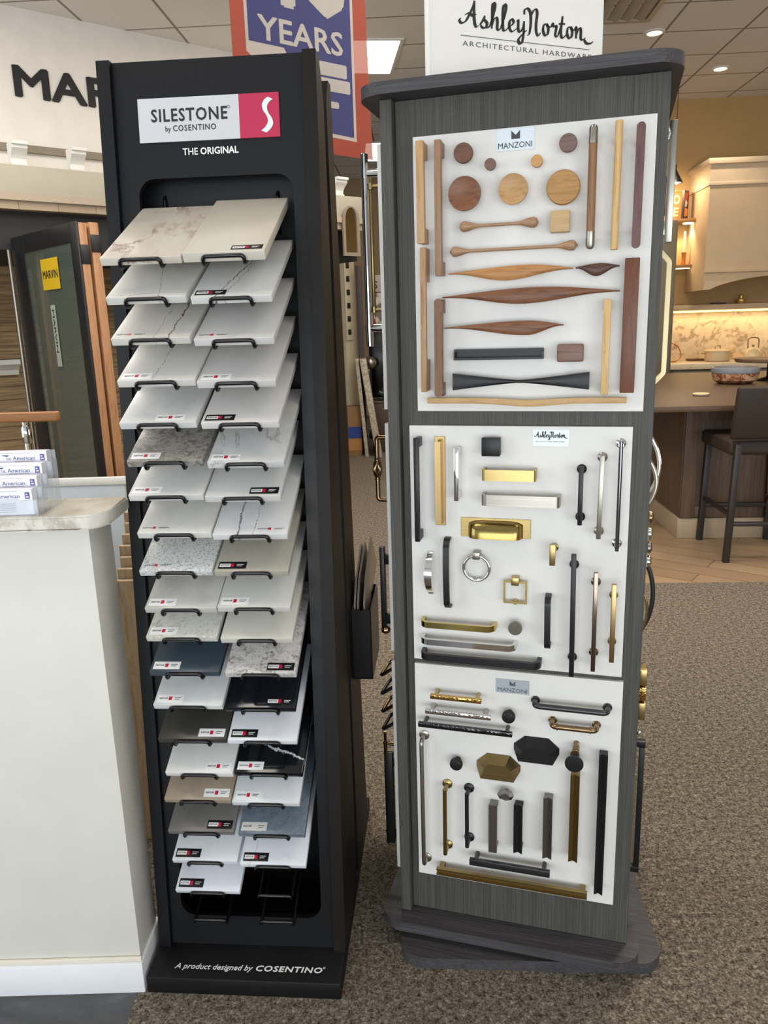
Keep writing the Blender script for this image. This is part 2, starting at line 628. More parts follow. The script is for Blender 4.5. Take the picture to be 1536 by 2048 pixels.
# carpet covers everything but the wood floor by the kitchen and the dark tile at the counter
WE = ((.9, 4.175), (7.5, 3.76))
structure(flat([(-.59, -4), (7.5, -4), WE[1], WE[0], (.9, 9.4), (3.0, 14), (-8, 14), (-8, 1.62), (-.59, 1.62)], -.05, 0).build('floor', M_carpet))
structure(flat([WE[0], WE[1], (7.5, 14), (3.0, 14), (.9, 9.4)], -.05, 0).build('floor_wood', M_planks))
structure(flat([(-8, -4), (-.59, -4), (-.59, 1.62), (-8, 1.62)], -.05, 0).build('floor_tile', M_slate))
structure(flat([(-8, -4), (7.5, -4), (7.5, 14), (-8, 14)], CEIL, CEIL + .05).build('ceiling', M_ceiling))
structure(MB().box((-8, 13.0, 0), (7.5, 13.1, CEIL)).build('wall_back', M_far_wall))
# kitchen wall, turned with the room by -4.3 degrees
KA = R(-4.3)
Ka, Kn = V(math.cos(KA), math.sin(KA), 0), V(-math.sin(KA), math.cos(KA), 0)
def kp(a, off, z):
    p = Ka * a + Kn * off
    return V(p.x, p.y, z)
m = MB()
m.obox(kp(4.2, 9.33, CEIL / 2), Ka * 2.0, Kn * .06, V(0, 0, CEIL / 2))
structure(m.build('wall_kitchen', M_wall_beige))
structure(MB().box((7.4, -4, 0), (7.5, 9.5, CEIL)).build('wall_right', M_wall_beige))

# facade with the large lettering on the left: frame s along the wall, off towards the room
W0 = V(-2.563, 6.089, 0); We = V(.7866, .6175, 0); Wm = V(.6175, -.7866, 0)
def wp(s, off, z):
    p = W0 + We * s + Wm * off
    return V(p.x, p.y, z)
def wbox(m, s0, s1, o0, o1, z0, z1, bev=0):
    c = wp((s0 + s1) / 2, (o0 + o1) / 2, (z0 + z1) / 2)
    return m.obox(c, We * (s1 - s0) / 2, Wm * (o1 - o0) / 2, V(0, 0, (z1 - z0) / 2), bev)
M_sign_white = plain('sign_wall_white', '#eeeae3', .6, spec=.2, var=.01)
m = wbox(MB(), -4, 2.72, -.1, 0, 2.55, CEIL)
structure(m.build('wall_left_upper', M_sign_white))
m = wbox(MB(), -4, 2.72, 0, .035, 2.745, 2.795)
structure(m.build('trim_1', plain('trim_dark_line', '#8d8474', .6)))  # thin edge strip, darker than the sign wall above it
# header beam below it
m = wbox(MB(), -4, 2.72, -.6, .5, 2.385, 2.565, .004)
structure(m.build('beam_left', plain('beam_beige', '#b3ae9e', .55)))
m = wbox(MB(), -4, 2.72, -.6, .515, 2.34, 2.385)
structure(m.build('trim_2', plain('trim_tan', '#b0a28f', .6)))
def make_strip():
    mm, nt, b = newmat('tan_fascia_blocks')
    br = N(nt, 'ShaderNodeTexBrick', Scale=1.0, Mortar__Size=.003, Brick__Width=.26, Row__Height=5)
    br.offset = 0
    br.inputs['Color1'].default_value = lin('#a6957e'); br.inputs['Color2'].default_value = lin('#9d8b74'); br.inputs['Mortar'].default_value = lin('#7d6d58')
    nt.links.new(coords(nt, rot=(0, 0, -R(38.1))), br.inputs['Vector'])
    nt.links.new(br.outputs['Color'], b.inputs['Base Color'])
    return mm
m = wbox(MB(), -4, 2.72, -.6, .49, 2.285, 2.34)
structure(m.build('trim_3', make_strip()))
m = wbox(MB(), -4, 2.72, -1.0, .40, 2.03, 2.285)
structure(m.build('beam_left_dark', plain('dark_header', '#1c1b1c', .6)))
# lap siding behind the doors
def make_siding():
    mm, nt, b = newmat('lap_siding_tan')
    f = noise(nt, coords(nt, (2, 2, 40)), 1.4, 4)
    nt.links.new(ramp(nt, f, [(.35, '#7a6346'), (.6, '#a58a63'), (.75, '#b89c73')]), b.inputs['Base Color'])
    b.inputs['Roughness'].default_value = .6
    return mm
M_siding = make_siding()
m = MB()
poly = [(0, 0)]
z = 0.0
while z < 2.02:
    poly += [(.028, z), (.008, z + .115)]
    z += .115
poly += [(0, z)]
Bo = wp(-4, -1.0, 0)
m.prism(poly, Wm, V(0, 0, 1), We, Bo, 0, 6.0)
structure(m.build('wall_left', M_siding, sharp=20))
# lettering on the sign wall
m = MB().text('MARVIN', wp(.03, .001, 3.125), We, (0, 0, 1), height=.205, width=1.27, bold=.028, thick=.012)
tag(m.build('wall_lettering', M_ink), 'black capital wall lettering reading MARVIN high on the white wall', 'sign')
# corbels standing on the beam
def corbel(s, w, label):
    m = MB()
    prof = [(0, 0), (.07, 0), (.075, .02), (.055, .03), (.06, .055), (.085, .085), (.11, .10), (.125, .115), (.125, .135), (.145, .135), (.145, .155), (0, .155)]
    m.prism(prof, Wm, V(0, 0, 1), We, wp(s, .345, 2.566), 0, w)
    o = m.build('corbel', M_white_paint, sharp=25)
    return tag(o, label, 'corbel', 'white corbels on the beam')
corbel(-.17, .10, 'white scrolled corbel on the beam at the far left edge of the photo')
corbel(.22, .10, 'white scrolled corbel on the beam beside the black sample tower')
corbel(2.47, .12, 'white scrolled corbel on the beam seen between the two towers')

# ceiling fittings
def downlight(x, y, label):
    t = empty('downlight', (x, y, CEIL), 0, label, 'ceiling light', 'recessed downlights')
    MB().lathe([(.06, 0), (.085, 0), (.085, .006), (.06, .012)], (0, 0, -.0005), (0, 0, -1), 28, False).build('trim_ring', M_white_paint, t)
    MB().lathe([(0, .008), (.06, .006)], (0, 0, 0), (0, 0, -1), 28, False).build('lamp_lens', emit('lamp_warm', '#ffe2b8', 14), t)
    l = bpy.data.lights.new('downlight_beam', 'SPOT')
    l.energy = 75; l.color = WARM; l.spot_size = R(110); l.spot_blend = .7; l.shadow_soft_size = .05
    o = bpy.data.objects.new('downlight_beam', l); COL.objects.link(o); o.location = (0, 0, -.03); o.parent = t
downlight(2.309, 7.013, 'round warm downlight glowing just above the wood-pull tower top')
downlight(3.27, 8.006, 'round warm downlight in the ceiling right of the tower, towards the kitchen')
def troffer(x, y, sx, sy, rz, label):
    t = empty('ceiling_troffer', (x, y, CEIL), rz, label, 'ceiling light', 'bright ceiling panels')
    m = MB()
    m.prism(rrect(-sx - .03, sx + .03, -sy - .03, sy + .03, .004, 1), (1, 0, 0), (0, 1, 0), (0, 0, -1), (0, 0, -.0005), 0, .012, holes=[rrect(-sx, sx, -sy, sy, .004, 1)])
    m.build('frame', M_white_paint, t)
    MB().box((-sx, -sy, -.008), (sx, sy, -.002)).build('diffuser', emit('troffer_glow', '#fff3e2', 9), t)
troffer(.0, 7.40, .21, .42, R(5), 'bright ceiling light panel behind the red bordered banner')
troffer(.0, 11.15, .11, .55, R(2), 'small far ceiling light panel just left of the wood-pull tower')
t = empty('air_vent', (1.86, 6.45, CEIL), R(-3), 'louvered ceiling air vent above the script lettered sign', 'vent')
m = MB()
m.prism(rrect(-.3, .3, -.3, .3, .005, 1), (1, 0, 0), (0, 1, 0), (0, 0, -1), (0, 0, -.0005), 0, .02, holes=[rrect(-.26, .26, -.26, .26, .005, 1)])
m.build('vent_frame', plain('vent_beige', '#b3a893', .5), t)
m = MB()
for k in range(5):
    x = -.2 + k * .1
    m.obox((x, 0, -.012), (.035, 0, -.012), (0, .26, 0), (.001, 0, .003))
m.build('louver', plain('vent_beige', '#b3a893', .5), t)

# ------------------------------------------------------------------ stone sample tower (leaning face, twin behind it)
AY = -.0795
AO = V(-.5665, 1.4559, 0)
AW, BH, PR, LEAN = .4412, .0415, .0892, .086
tower = empty('stone_sample_tower', AO, AY, 'black leaning display tower holding two columns of stone samples', 'display stand')
SL, CL = math.sin(LEAN), math.cos(LEAN)
def fl(a, s, t=0.0):                       # face frame: across, up the leaning face, into the tower
    return V(a, PR + s * SL + t * CL, BH + s * CL - t * SL)
m = MB().box((0, 0, 0), (AW, .70, BH), .003)
m.build('base_plinth', M_black_base, tower)
side_prof = [(PR, BH), (PR + 1.943 * SL, BH + 1.943 * CL), (PR + .205, 1.977), (PR + .236, 1.935), (PR + .25, 1.89), (PR + .25, BH)]
M_side = plain('brown_black_side', '#120e0b', .5, spec=.25)
for x0 in (0, AW - .027):
    m = MB().prism(side_prof, (0, 1, 0), (0, 0, 1), (1, 0, 0), (0, 0, 0), x0, x0 + .027)
    m.build('side_panel', M_side if x0 else M_black_paint, tower)
m = MB()
m.prism([(.0275, .002), (AW - .0275, .002), (AW - .0275, 1.942), (.0275, 1.942)], (1, 0, 0), (0, SL, CL), (0, CL, -SL), fl(0, 0, 0), .012, .026,
        holes=[[(x - (.0125 * max(0, min(1, (1.719 - y) / 1.2)) if x < .2 else 0), y) for x, y in rrect(.067, .386, .076, 1.719, .034, 7)]])
m.build('face_panel', M_black_paint, tower)
MB().box((.0275, PR + .236, BH + .001), (AW - .0275, PR + .249, 1.90)).build('back_panel', M_black_paint, tower)
MB().box((.0275, PR + .18, 1.955), (AW - .0275, PR + .21, 1.972)).build('top_panel', M_black_paint, tower)
# header plate: light grey field and red field, with lettering
m = MB()
m.obox(fl(.1795, 1.8295, .0105), (.103, 0, 0), V(0, SL, CL) * .0415, V(0, CL, -SL) * .0012)
m.mat(1).obox(fl(.323, 1.8295, .0105), (.0405, 0, 0), V(0, SL, CL) * .0415, V(0, CL, -SL) * .0012)
fx, fz = V(1, 0, 0), V(0, SL, CL)
m.mat(2).text('SILESTONE', fl(.1035, 1.8265, .0092), fx, fz, height=.0245, width=.1545, bold=.02, space=1.12)
m.text('by', fl(.131, 1.8075, .0092), fx, fz, height=.0105, width=.0105, bold=.006)
m.text('COSENTINO', fl(.1465, 1.8075, .0092), fx, fz, height=.0115, width=.088, bold=.008, space=1.15)
m.mat(3).lathe([(.0022, 0), (.003, 0), (.003, .0004), (.0022, .0004)], fl(.2615, 1.8485, .0092), V(0, -CL, SL), 14, False)
# white S mark on the red field
ctrl = [(-.0085, .0), (.0005, .007), (.0058, .017), (.003, .028), (-.003, .037), (-.0052, .048), (-.0005, .057), (.0070, .062)]
pts = []
for i in range(len(ctrl) - 1):
    for k in range(6):
        t = k / 6
        q = [Vector(c) for c in ([ctrl[max(0, i - 1)], ctrl[i], ctrl[i + 1], ctrl[min(len(ctrl) - 1, i + 2)]])]
        w = .5 * ((2 * q[1]) + (q[2] - q[0]) * t + (2 * q[0] - 5 * q[1] + 4 * q[2] - q[3]) * t * t + (3 * q[1] - q[0] - 3 * q[2] + q[3]) * t ** 3)
        pts.append((.3395 + w.x, 1.7985 + w.y))
pts.append((.3395 + ctrl[-1][0], 1.7985 + ctrl[-1][1]))
lft, rgt = [], []
for k, (x, y) in enumerate(pts):
    lft.append((x - .0050, y + .0022)); rgt.append((x + .0050, y - .0022))
m.mat(4).prism(lft + rgt[::-1], fx, fz, V(0, -CL, SL), fl(0, 0, .0092), 0, .0005)
m.build('header_plate', [plain('plate_grey', '#c3c5c8', .35), plain('plate_red', '#b3234b', .4), M_ink, M_grey_ink, plain('pale_mint_ink', '#d5e6df', .5)], tower)
m = MB().text('THE', fl(.163, 1.762, .0119), fx, fz, height=.0135, width=.031, bold=.008)
m.text('ORIGINAL', fl(.1995, 1.762, .0119), fx, fz, height=.0135, width=.0775, bold=.022)
m.build('caption_lettering', M_white_ink, tower)
m = MB().text('A product designed by', V(.057, .028, BH + .0002), fx, (0, 1, 0), height=.0155, width=.179, shear=.2, bold=.004)
m.text('COSENTINO', V(.244, .028, BH + .0002), fx, (0, 1, 0), height=.0155, width=.151, shear=.12, bold=.022, space=1.1)
m.lathe([(.0016, 0), (.0026, 0), (.0026, .0004), (.0016, .0004)], V(.3985, .0425, BH + .0002), V(0, 0, 1), 12, False)
m.build('plinth_lettering', M_white_ink, tower)

# wire holders, one per sample place (20 rows, two columns)
TW, TD, TT, TILT = .1495, .268, .0145, R(26)
LU = [.1423, .1440, .1436, .1453, .1394, .1445, .1387, .1471, .1416, .1436, .1380, .1360, .1353, .1363, .1437, .1332, .1330, .1342, .1330, .1320]
RU = [.2946, .3016, .2999, .2978, .2983, .3031, .2914, .2994, .2960, .2950, .2947, .2973, .2904, .2890, .2960, .2850, .2917, .2895, .2885, .2880]
LZ = [1.5819, 1.5134, 1.4404, 1.3632, 1.2838, 1.2098, 1.1413, 1.0640, .9848, .9042, .8396, .7606, .6830, .6018, .5195, .4515, .3696, .2925, .2111, .137]
RZ = [1.5826, 1.5100, 1.4354, 1.3582, 1.2814, 1.2048, 1.1371, 1.0599, .9832, .9063, .8366, .7590, .6786, .6011, .5219, .4474, .3670, .2864, .2095, .137]
def qoff(i):
    return .206 - .0098 * i
def tile_loc(u, z, i):                      # middle of a tile's front top edge, tower frame
    return V(u, PR + (z - BH) * math.tan(LEAN) - qoff(i) * 1.004, z)
def holder_mesh():
    r = .0037
    zb, yf, hw = -TT - r - .0006, -r - .0008, .0375
    path = [(-hw, TD * .93, zb), (-hw, yf, zb), (-hw, yf, -.0025), (hw, yf, -.0025), (hw, yf, zb), (hw, TD * .93, zb)]
    m = MB().tube(fillet(path, .009, 5), r, 10)
    o = m.build('wire_holder', M_black_wire, None, sharp=60)
    return o
hold = holder_mesh()
n_h = 0
for col_u, col_z in ((LU, LZ), (RU, RZ)):
    for i in range(20):
        o = hold if n_h == 0 else hold.copy()
        if n_h:
            COL.objects.link(o)
        n_h += 1
        o.parent = tower
        o.location = tile_loc(col_u[i], col_z[i], i)
        o.rotation_euler = (TILT, 0, 0)
for u in (.094, .338):
    MB().tube(fillet([(u, .335, 1.64), (u, .318, 1.655), (u, .318, 1.728), (u, .3355, 1.733)], .008, 4), .0037, 8).build('wire_hook', M_black_wire, tower, sharp=60)

# stone samples
ST = [  # (row, column, look, colours, label sticker (position, style), label text)
 (0, 'L', ('vein', '#cfc8bb', '#c3bbae', '#8f7368', 9., .030, .5), None, 'marbled beige quartz sample with rusty veins in the left column, topmost of all'),
 (0, 'R', ('plain', '#cdc6b8', '#c8c1b3'), ('R', 'k'), 'plain cream quartz sample with a dark outlined sticker, topmost in the right column'),
 (1, 'L', ('crack', '#cfcdc6', '#c4c3bd', '#75726c', [(.026, 0, .004, .1, .0016), (-.06, .01, -.01, .012, .0012)]), None, 'white quartz sample with one grey crack vein, second in the left column'),
 (1, 'R', ('crack', '#cfcec9', '#c4c6c6', '#545458', [(-.024, .02, .0, .12, .0030), (-.01, .02, .012, .13, .0014)]), ('L', 'k'), 'white quartz sample with broken grey vein and black sticker, second in the right column'),
 (2, 'L', ('crack', '#d0ccc3', '#c4c1b9', '#6f563a', [(.035, 0, .038, .1, .0042), (.008, 0, .008, .1, .0014)]), ('L', 'f'), 'white quartz sample with a bold brown vein, third in the left column'),
 (2, 'R', ('plain', '#cac8c4', '#c2c1be'), ('L', 'f'), 'plain pale grey quartz sample with red flecked sticker, third in the right column'),
 (3, 'L', ('crack', '#d2cfc8', '#c8c6c1', '#8a7c6b', [(-.006, 0, -.002, .1, .0018)]), ('L', 'w'), 'white quartz sample with thin brown vein, fourth in the left column'),
 (3, 'R', ('plain', '#cac7c3', '#c3c1be'), ('L', 'w'), 'plain warm white quartz sample, fourth in the right column'),
 (4, 'L', ('plain', '#d4d3cf', '#c2c2c1'), ('CR', 'w'), 'cloudy white quartz sample with sticker at its middle, fifth in the left column'),
 (4, 'R', ('plain', '#d3d0cb', '#cac8c4'), ('L', 'k'), 'white quartz sample with black sticker at left, fifth in the right column'),
 (5, 'L', ('mottled', '#99958d', '#7a766f', '#5a5752'), ('L', 'w'), 'dark grey brown granite look sample, the only coarse grey one in the left column'),
 (5, 'R', ('vein', '#cdccc8', '#c1c2c1', '#9b9b9b', 6., .014, -.3), ('L', 'w'), 'pale grey quartz sample with hairline veins, sixth in the right column'),
 (6, 'L', ('plain', '#d3d1cb', '#c4c4c1'), ('L', 'w'), 'off white quartz sample just under the dark granite look one'),
 (6, 'R', ('plain', '#c9c8c4', '#c3c3c0'), ('R', 'k'), 'plain light grey quartz sample with black sticker at right, seventh in the right column'),
 (7, 'L', ('plain', '#d4d2cc', '#c9c8c4'), ('L', 'f'), 'plain ivory quartz sample directly above the speckled one'),
 (7, 'R', ('crack', '#d6d5d3', '#cccccc', '#75707b', [(-.025, 0, -.028, .1, .0055), (.008, 0, .006, .1, .0016)]), ('R', 'f'), 'white quartz sample with purple grey blotched veins in the right column'),
 (8, 'L', ('speckle', '#cfd0ce', '#c2c3c0', '#a3a5a3'), ('L', 'f'), 'speckled white terrazzo look sample in the left column'),
 (8, 'R', ('plain', '#aaa597', '#a39f93'), ('L', 'k'), 'plain greige quartz sample with black sticker in the right column'),
 (9, 'L', ('plain', '#c4c2bb', '#b3b1aa'), ('L', 'w'), 'cloudy grey beige quartz sample directly under the speckled one'),
 (9, 'R', ('plain', '#c6c5be', '#c1c0bb'), ('L', 'w'), 'plain light grey quartz sample directly under the greige one'),
 (10, 'L', ('mottled', '#d0cfc6', '#c4c3ba', '#aaa89e'), ('L', 'w'), 'mottled cream and grey quartz sample directly above the slate blue one'),
 (10, 'R', ('plain', '#c8c5ba', '#c2bfb5'), None, 'plain light greige quartz sample without sticker above the swirled brown one'),
 (11, 'L', ('plain', '#3a4650', '#343f49'), ('L', 'w'), 'slate blue stone sample in the left column'),
 (11, 'R', ('mottled', '#c9c6c2', '#b4afaa', '#6f655e'), ('R', 'k'), 'white sample with dense brown grey swirls in the right column'),
 (12, 'L', ('plain', '#d4d5d3', '#c8cac9'), ('L', 'w'), 'pale grey white quartz sample directly under the slate blue one'),
 (12, 'R', ('plain', '#16181f', '#12141a'), ('R', 'k'), 'glossy plain black sample with sticker at right in the right column'),
 (13, 'L', ('plain', '#3c3a36', '#35332f'), ('R', 'w'), 'charcoal stone sample with white sticker at right in the left column'),
 (13, 'R', ('plain', '#dcdde0', '#d2d4d8'), ('L', 'k'), 'plain white sample between the two black ones in the right column'),
 (14, 'L', ('plain', '#d8d7d3', '#d0d0cc'), ('R', 'w'), 'plain white quartz sample directly under the charcoal one'),
 (14, 'R', ('crack', '#101317', '#0c0e12', '#b9bcc2', [(-.035, .078, .080, .030, .0085)]), ('L', 'w'), 'black sample with a frosty white streak in the right column'),
 (15, 'L', ('plain', '#9b8c7b', '#938575'), ('R', 'w'), 'taupe beige stone sample in the left column'),
 (15, 'R', ('plain', '#d4d6d6', '#c5c9cb'), ('L', 'w'), 'cloudy white quartz sample directly under the streaked black one'),
 (16, 'L', ('plain', '#6f6c69', '#65635f'), ('R', 'k'), 'mid grey stone sample with black sticker at right, under the taupe one'),
 (16, 'R', ('mottled', '#65707a', '#5b6670', '#525c66'), ('L', 'g'), 'blue grey concrete look sample with grey sticker in the right column'),
 (17, 'L', ('plain', '#d8dade', '#ced1d5'), ('L', 'k'), 'white sample with black sticker directly under the mid grey one'),
 (17, 'R', ('vein', '#d8dbdf', '#ced1d6', '#9a9ca0', 5., .012, .3), ('L', 'k'), 'lowest sample of the right column, white with faint veins and black sticker'),
 (18, 'L', ('plain', '#dadce2', '#d2d4da'), ('L', 'k'), 'lowest sample of the left column, plain white with black sticker'),
]
STX = {'L': -.0405, 'R': .0405, 'CR': .022}
for row, c, look, stick, label in ST:
    u, z = (LU[row], LZ[row]) if c == 'L' else (RU[row], RZ[row])
    root = empty('stone_sample', (0, 0, 0), 0, label, 'stone sample', 'stone samples on the tower')
    M = Matrix.Translation(AO) @ Matrix.Rotation(AY, 4, 'Z') @ Matrix.Translation(tile_loc(u, z, row))
    root.matrix_world = M @ Matrix.Rotation(TILT, 4, 'X')
    nm = 'stone_%d%s' % (row + 1, c)
    seed = row * 2.3 + (5.1 if c == 'R' else 0)
    if look[0] == 'vein':
        mt = stone(nm, look[1], look[2], look[3], 'vein', seed, look[4], look[5], rot=look[6])
    elif look[0] == 'crack':
        mt = stone(nm, look[1], look[2], look[3], 'crack', seed, amount=look[4], rough=.12 if look[1].startswith('#1') else .28)
    elif look[0] in ('mottled', 'speckle'):
        mt = stone(nm, look[1], look[2], look[3], look[0], seed)
    else:
        mt = stone(nm, look[1], look[2], None, 'plain', seed, rough=.1 if look[1].startswith('#1') else .28)
    th = .018 if (row, c) == (0, 'R') else TT
    MB().box((-TW / 2, 0, -TT), (TW / 2, TD if (row, c) != (0, 'R') else .285, th - TT), .0016, 2).build('slab', mt, root)
    if not stick:
        continue
    pos, sty = stick
    zt = th - TT
    sx, y0 = STX[pos], .007
    m = MB()
    if sty == 'f':                         # film label: only the print shows
        m.mat(0).box((sx - .006, y0 + .006, zt), (sx - .000, y0 + .0125, zt + .0003))
        m.mat(2).text('SILESTONE', V(sx - .027, y0 + .0075, zt), (1, 0, 0), (0, 1, 0), height=.0035, width=.020, thick=.0003, res=1)
        m.box((sx + .006, y0 + .010, zt), (sx + .027, y0 + .0108, zt + .0003)); m.box((sx + .006, y0 + .0075, zt), (sx + .022, y0 + .0082, zt + .0003))
    else:
        m.mat({'w': 1, 'k': 3, 'g': 1}[sty]).box((sx - .0285, y0, zt), (sx + .0285, y0 + .020, zt + .0003))
        zz = zt + .0003
        if sty == 'k':
            m.mat(1).box((sx - .026, y0 + .0055, zz), (sx - .004, y0 + .0145, zz + .0002))
        if sty != 'g':
            m.mat(0).box((sx - .004, y0 + .0055, zz), (sx + .003, y0 + .0145, zz + .0003))
        m.mat(2).text('SILESTONE', V(sx - .0245, y0 + .0085, zz + .0002), (1, 0, 0), (0, 1, 0), height=.0036, width=.018, thick=.0003, res=1)
        m.mat(1 if sty == 'k' else 2)
        m.box((sx + .0085, y0 + .0115, zz), (sx + .0225, y0 + .0127, zz + .0002)); m.box((sx + .0085, y0 + .0075, zz), (sx + .0195, y0 + .0087, zz + .0002))
    m.build('label_sticker', [M_red, M_sticker if sty != 'g' else plain('sticker_grey', '#cdccc4', .4), M_ink, M_sticker_black], root, sharp=60)

# twin tower standing back to back with the first
t2 = empty('twin_display_tower', AO, AY, 'brown black twin tower standing back to back behind the stone sample tower', 'display stand')
prof = [(PR + .293, BH + .001), (PR + .293, 1.905), (PR + .305, 1.935), (PR + .33, 1.965), (PR + .37, 1.968), (PR + .54, BH + .001)]
for x0 in (.004, AW - .027):
    m = MB().prism(prof, (0, 1, 0), (0, 0, 1), (1, 0, 0), (0, 0, 0), x0, x0 + .027)
    m.build('side_panel', M_side, t2)
MB().box((.0315, PR + .294, BH + .001), (AW - .0275, PR + .306, 1.90)).build('back_panel', M_side, t2)
m = MB().prism([(.0315, .01), (AW - .0275, .01), (AW - .0275, 1.92), (.0315, 1.92)], (1, 0, 0), (0, -SL, CL), (0, CL, SL), V(0, PR + .53, BH), -.012, 0)
m.build('face_panel', M_black_paint, t2)
MB().box((.0315, PR + .31, 1.94), (AW - .0275, PR + .36, 1.955)).build('top_panel', M_black_paint, t2)
# brochure pocket on its side, with brochures
def aw(x, y, z):
    p = Matrix.Translation(AO) @ Matrix.Rotation(AY, 4, 'Z') @ V(x, y, z)
    return p
t = empty('brochure_holder', aw(AW, PR + .36, .555), AY, 'black brochure pocket on the right side of the stone sample tower pair', 'brochure holder')
m = MB()
m.box((.0005, 0, 0), (.050, .21, .004)).box((.0465, 0, 0), (.050, .21, .19)).box((.0005, 0, 0), (.050, .003, .19)).box((.0005, .207, 0), (.050, .21, .19)).box((.0005, .003, 0), (.003, .207, .19))
m.build('pocket', plain('pocket_black', '#060607', .35), t)
for k, (x, lean, top, lb) in enumerate(((.008, .03, .29, 'thick stapled brochure nearest the tower side in the black pocket'), (.016, .035, .288, 'middle brochure in the black side pocket, its pages bent back'), (.032, .045, .30, 'outermost single brochure in the black side pocket'))):
    m = MB()
    path = [(x, .0, .006), (x, .0, .19), (x + .004, .012, .225), (x + .014, lean + .03, top)]
    m.sweep([V(p[0], p[1] + .10, p[2]) for p in path], rect(.0022, .088), side=(1, 0, 0))
    o = m.build('brochure', plain('brochure_paper', '#8d8073', .4, var=.1), None, aw(AW, PR + .36, .555), (0, 0, AY))
    tag(o, lb, 'brochure', 'brochures in the side pocket')

# ------------------------------------------------------------------ reception counter, cards
cnt = empty('reception_counter', (-1.1, 1.53, 0), 0, 'white painted reception counter with pale stone ledge at the left', 'counter')
def L_(x, y, z):
    return V(x + 1.1, y - 1.53, z)
MB().box(L_(-2.2, 1.468, .078), L_(-.577, 1.592, 1.0855), .002).build('body', plain('counter_white', '#d3d1c7', .5, var=.01), cnt)
MB().box(L_(-2.2, 1.456, 0), L_(-.5715, 1.60, .078), .002).build('baseboard', plain('baseboard_white', '#dddee1', .45, var=.01), cnt)
m = MB()
m.box(L_(-2.2, 1.461, .0782), L_(-.5735, 1.4678, .09), .002)
m.build('cap_moulding', plain('moulding_cream', '#d9d2c3', .5), cnt)
slab = [(-2.2, 1.61), (-2.2, 1.444)]
for k in range(9):
    a = R(-90 + 90 * k / 8)
    slab.append((-.583 + .045 * math.cos(a), 1.482 + .045 * math.sin(a)))
slab += [(-.540, 1.606)]
m = MB().prism(slab, (1, 0, 0), (0, 1, 0), (0, 0, 1), L_(0, 0, 0), 1.0862, 1.115)
M_slab = stone('counter_stone', '#d9d6cc', '#c6bfb2', '#a89c8c', 'vein', 3.3, 5., .05, rot=.9)
bmesh.ops.bevel(m.bm, geom=[e for e in m.bm.edges if abs(e.verts[0].co.z - e.verts[1].co.z) < 1e-5], offset=.004, segments=2, affect='EDGES')
m.build('stone_ledge', M_slab, cnt)
ST_T = 1.1152
hold_t = empty('card_holder', (-.76, 1.52, ST_T), 0, 'clear acrylic four tier card holder on the stone ledge', 'card holder')
M_acryl = glassy('clear_acrylic', '#dfe8ee', .28, .04)
M_card_edge = plain('card_stock', '#edeaf3', .5, var=.01)
tiers = [(1.462, .0), (1.491, .020), (1.520, .040), (1.549, .060)]
m = MB()
for k, (y, z) in enumerate(tiers):
    yy = y - 1.52
    m.box((-.07, yy - .010, z), (.096, yy - .0085, z + .030)).box((-.07, yy - .0085, z), (.096, yy + .0165, z + .0015)).box((-.07, yy + .0150, z), (.096, yy + .0165, z + .050))
    for x in (-.071, .0955):
        m.box((x, yy - .010, 0), (x + .0015, yy + .0165, z + .032))
m.build('tier_tray', M_acryl, hold_t)
for k, (y, z) in enumerate(tiers):
    root = empty('business_card_stack', (-.76, y, ST_T + z + .0017), 0,
                 ['stack of business cards in the frontmost and lowest holder tier', 'stack of business cards in the second holder tier from the front',
                  'stack of business cards in the third holder tier from the front', 'stack of business cards in the rearmost and highest holder tier'][k], 'business cards', 'business cards in the holder')
    m = MB()
    x1, x0 = (.088 - .005 * 0), -.045
    for j in range(5):
        m.box((x0, -.007 + j * .0042, 0), (x1, -.0032 + j * .0042, .049 + (j % 2) * .0008))
    m.build('card_pack', M_card_edge, root)
    m = MB()
    y_ = -.0071
    m.mat(0).text('American', V(.020, y_, .0325), (1, 0, 0), (0, 0, 1), height=.0078, width=.044, thick=.0002, bold=.004)
    m.mat(0).prism([(-.004, .0425), (.014, .0425), (.009, .0392)], (1, 0, 0), (0, 0, 1), (0, -1, 0), (0, y_, 0), 0, .0002)
    m.mat(0).text('THE', V(.006, y_, .0325), (1, 0, 0), (0, 0, 1), height=.005, width=.010, thick=.0002)
    m.mat(1).box((.0745, y_ - .0002, .0305), (.0835, y_, .0435))
    m.mat(2).box((.0765, y_ - .0004, .033), (.0815, y_ - .0002, .0355)).box((.0765, y_ - .0004, .038), (.0795, y_ - .0002, .0405))
    m.mat(3).box((.022, y_ - .0002, .0295), (.062, y_, .0303)).box((-.04, y_ - .0002, .0455), (.06, y_, .0461)).box((.069, y_ - .0002, .0275), (.086, y_, .0281))
    for zz in (.021, .017, .013, .009, .005):
        m.box((-.04, y_ - .0002, zz), (.055, y_, zz + .0012))
    m.build('card_print', [M_blue_ink, plain('card_badge_violet', '#5b559a', .5), M_white_ink, plain('card_line_ink', '#8a8cab', .5)], root, sharp=60)

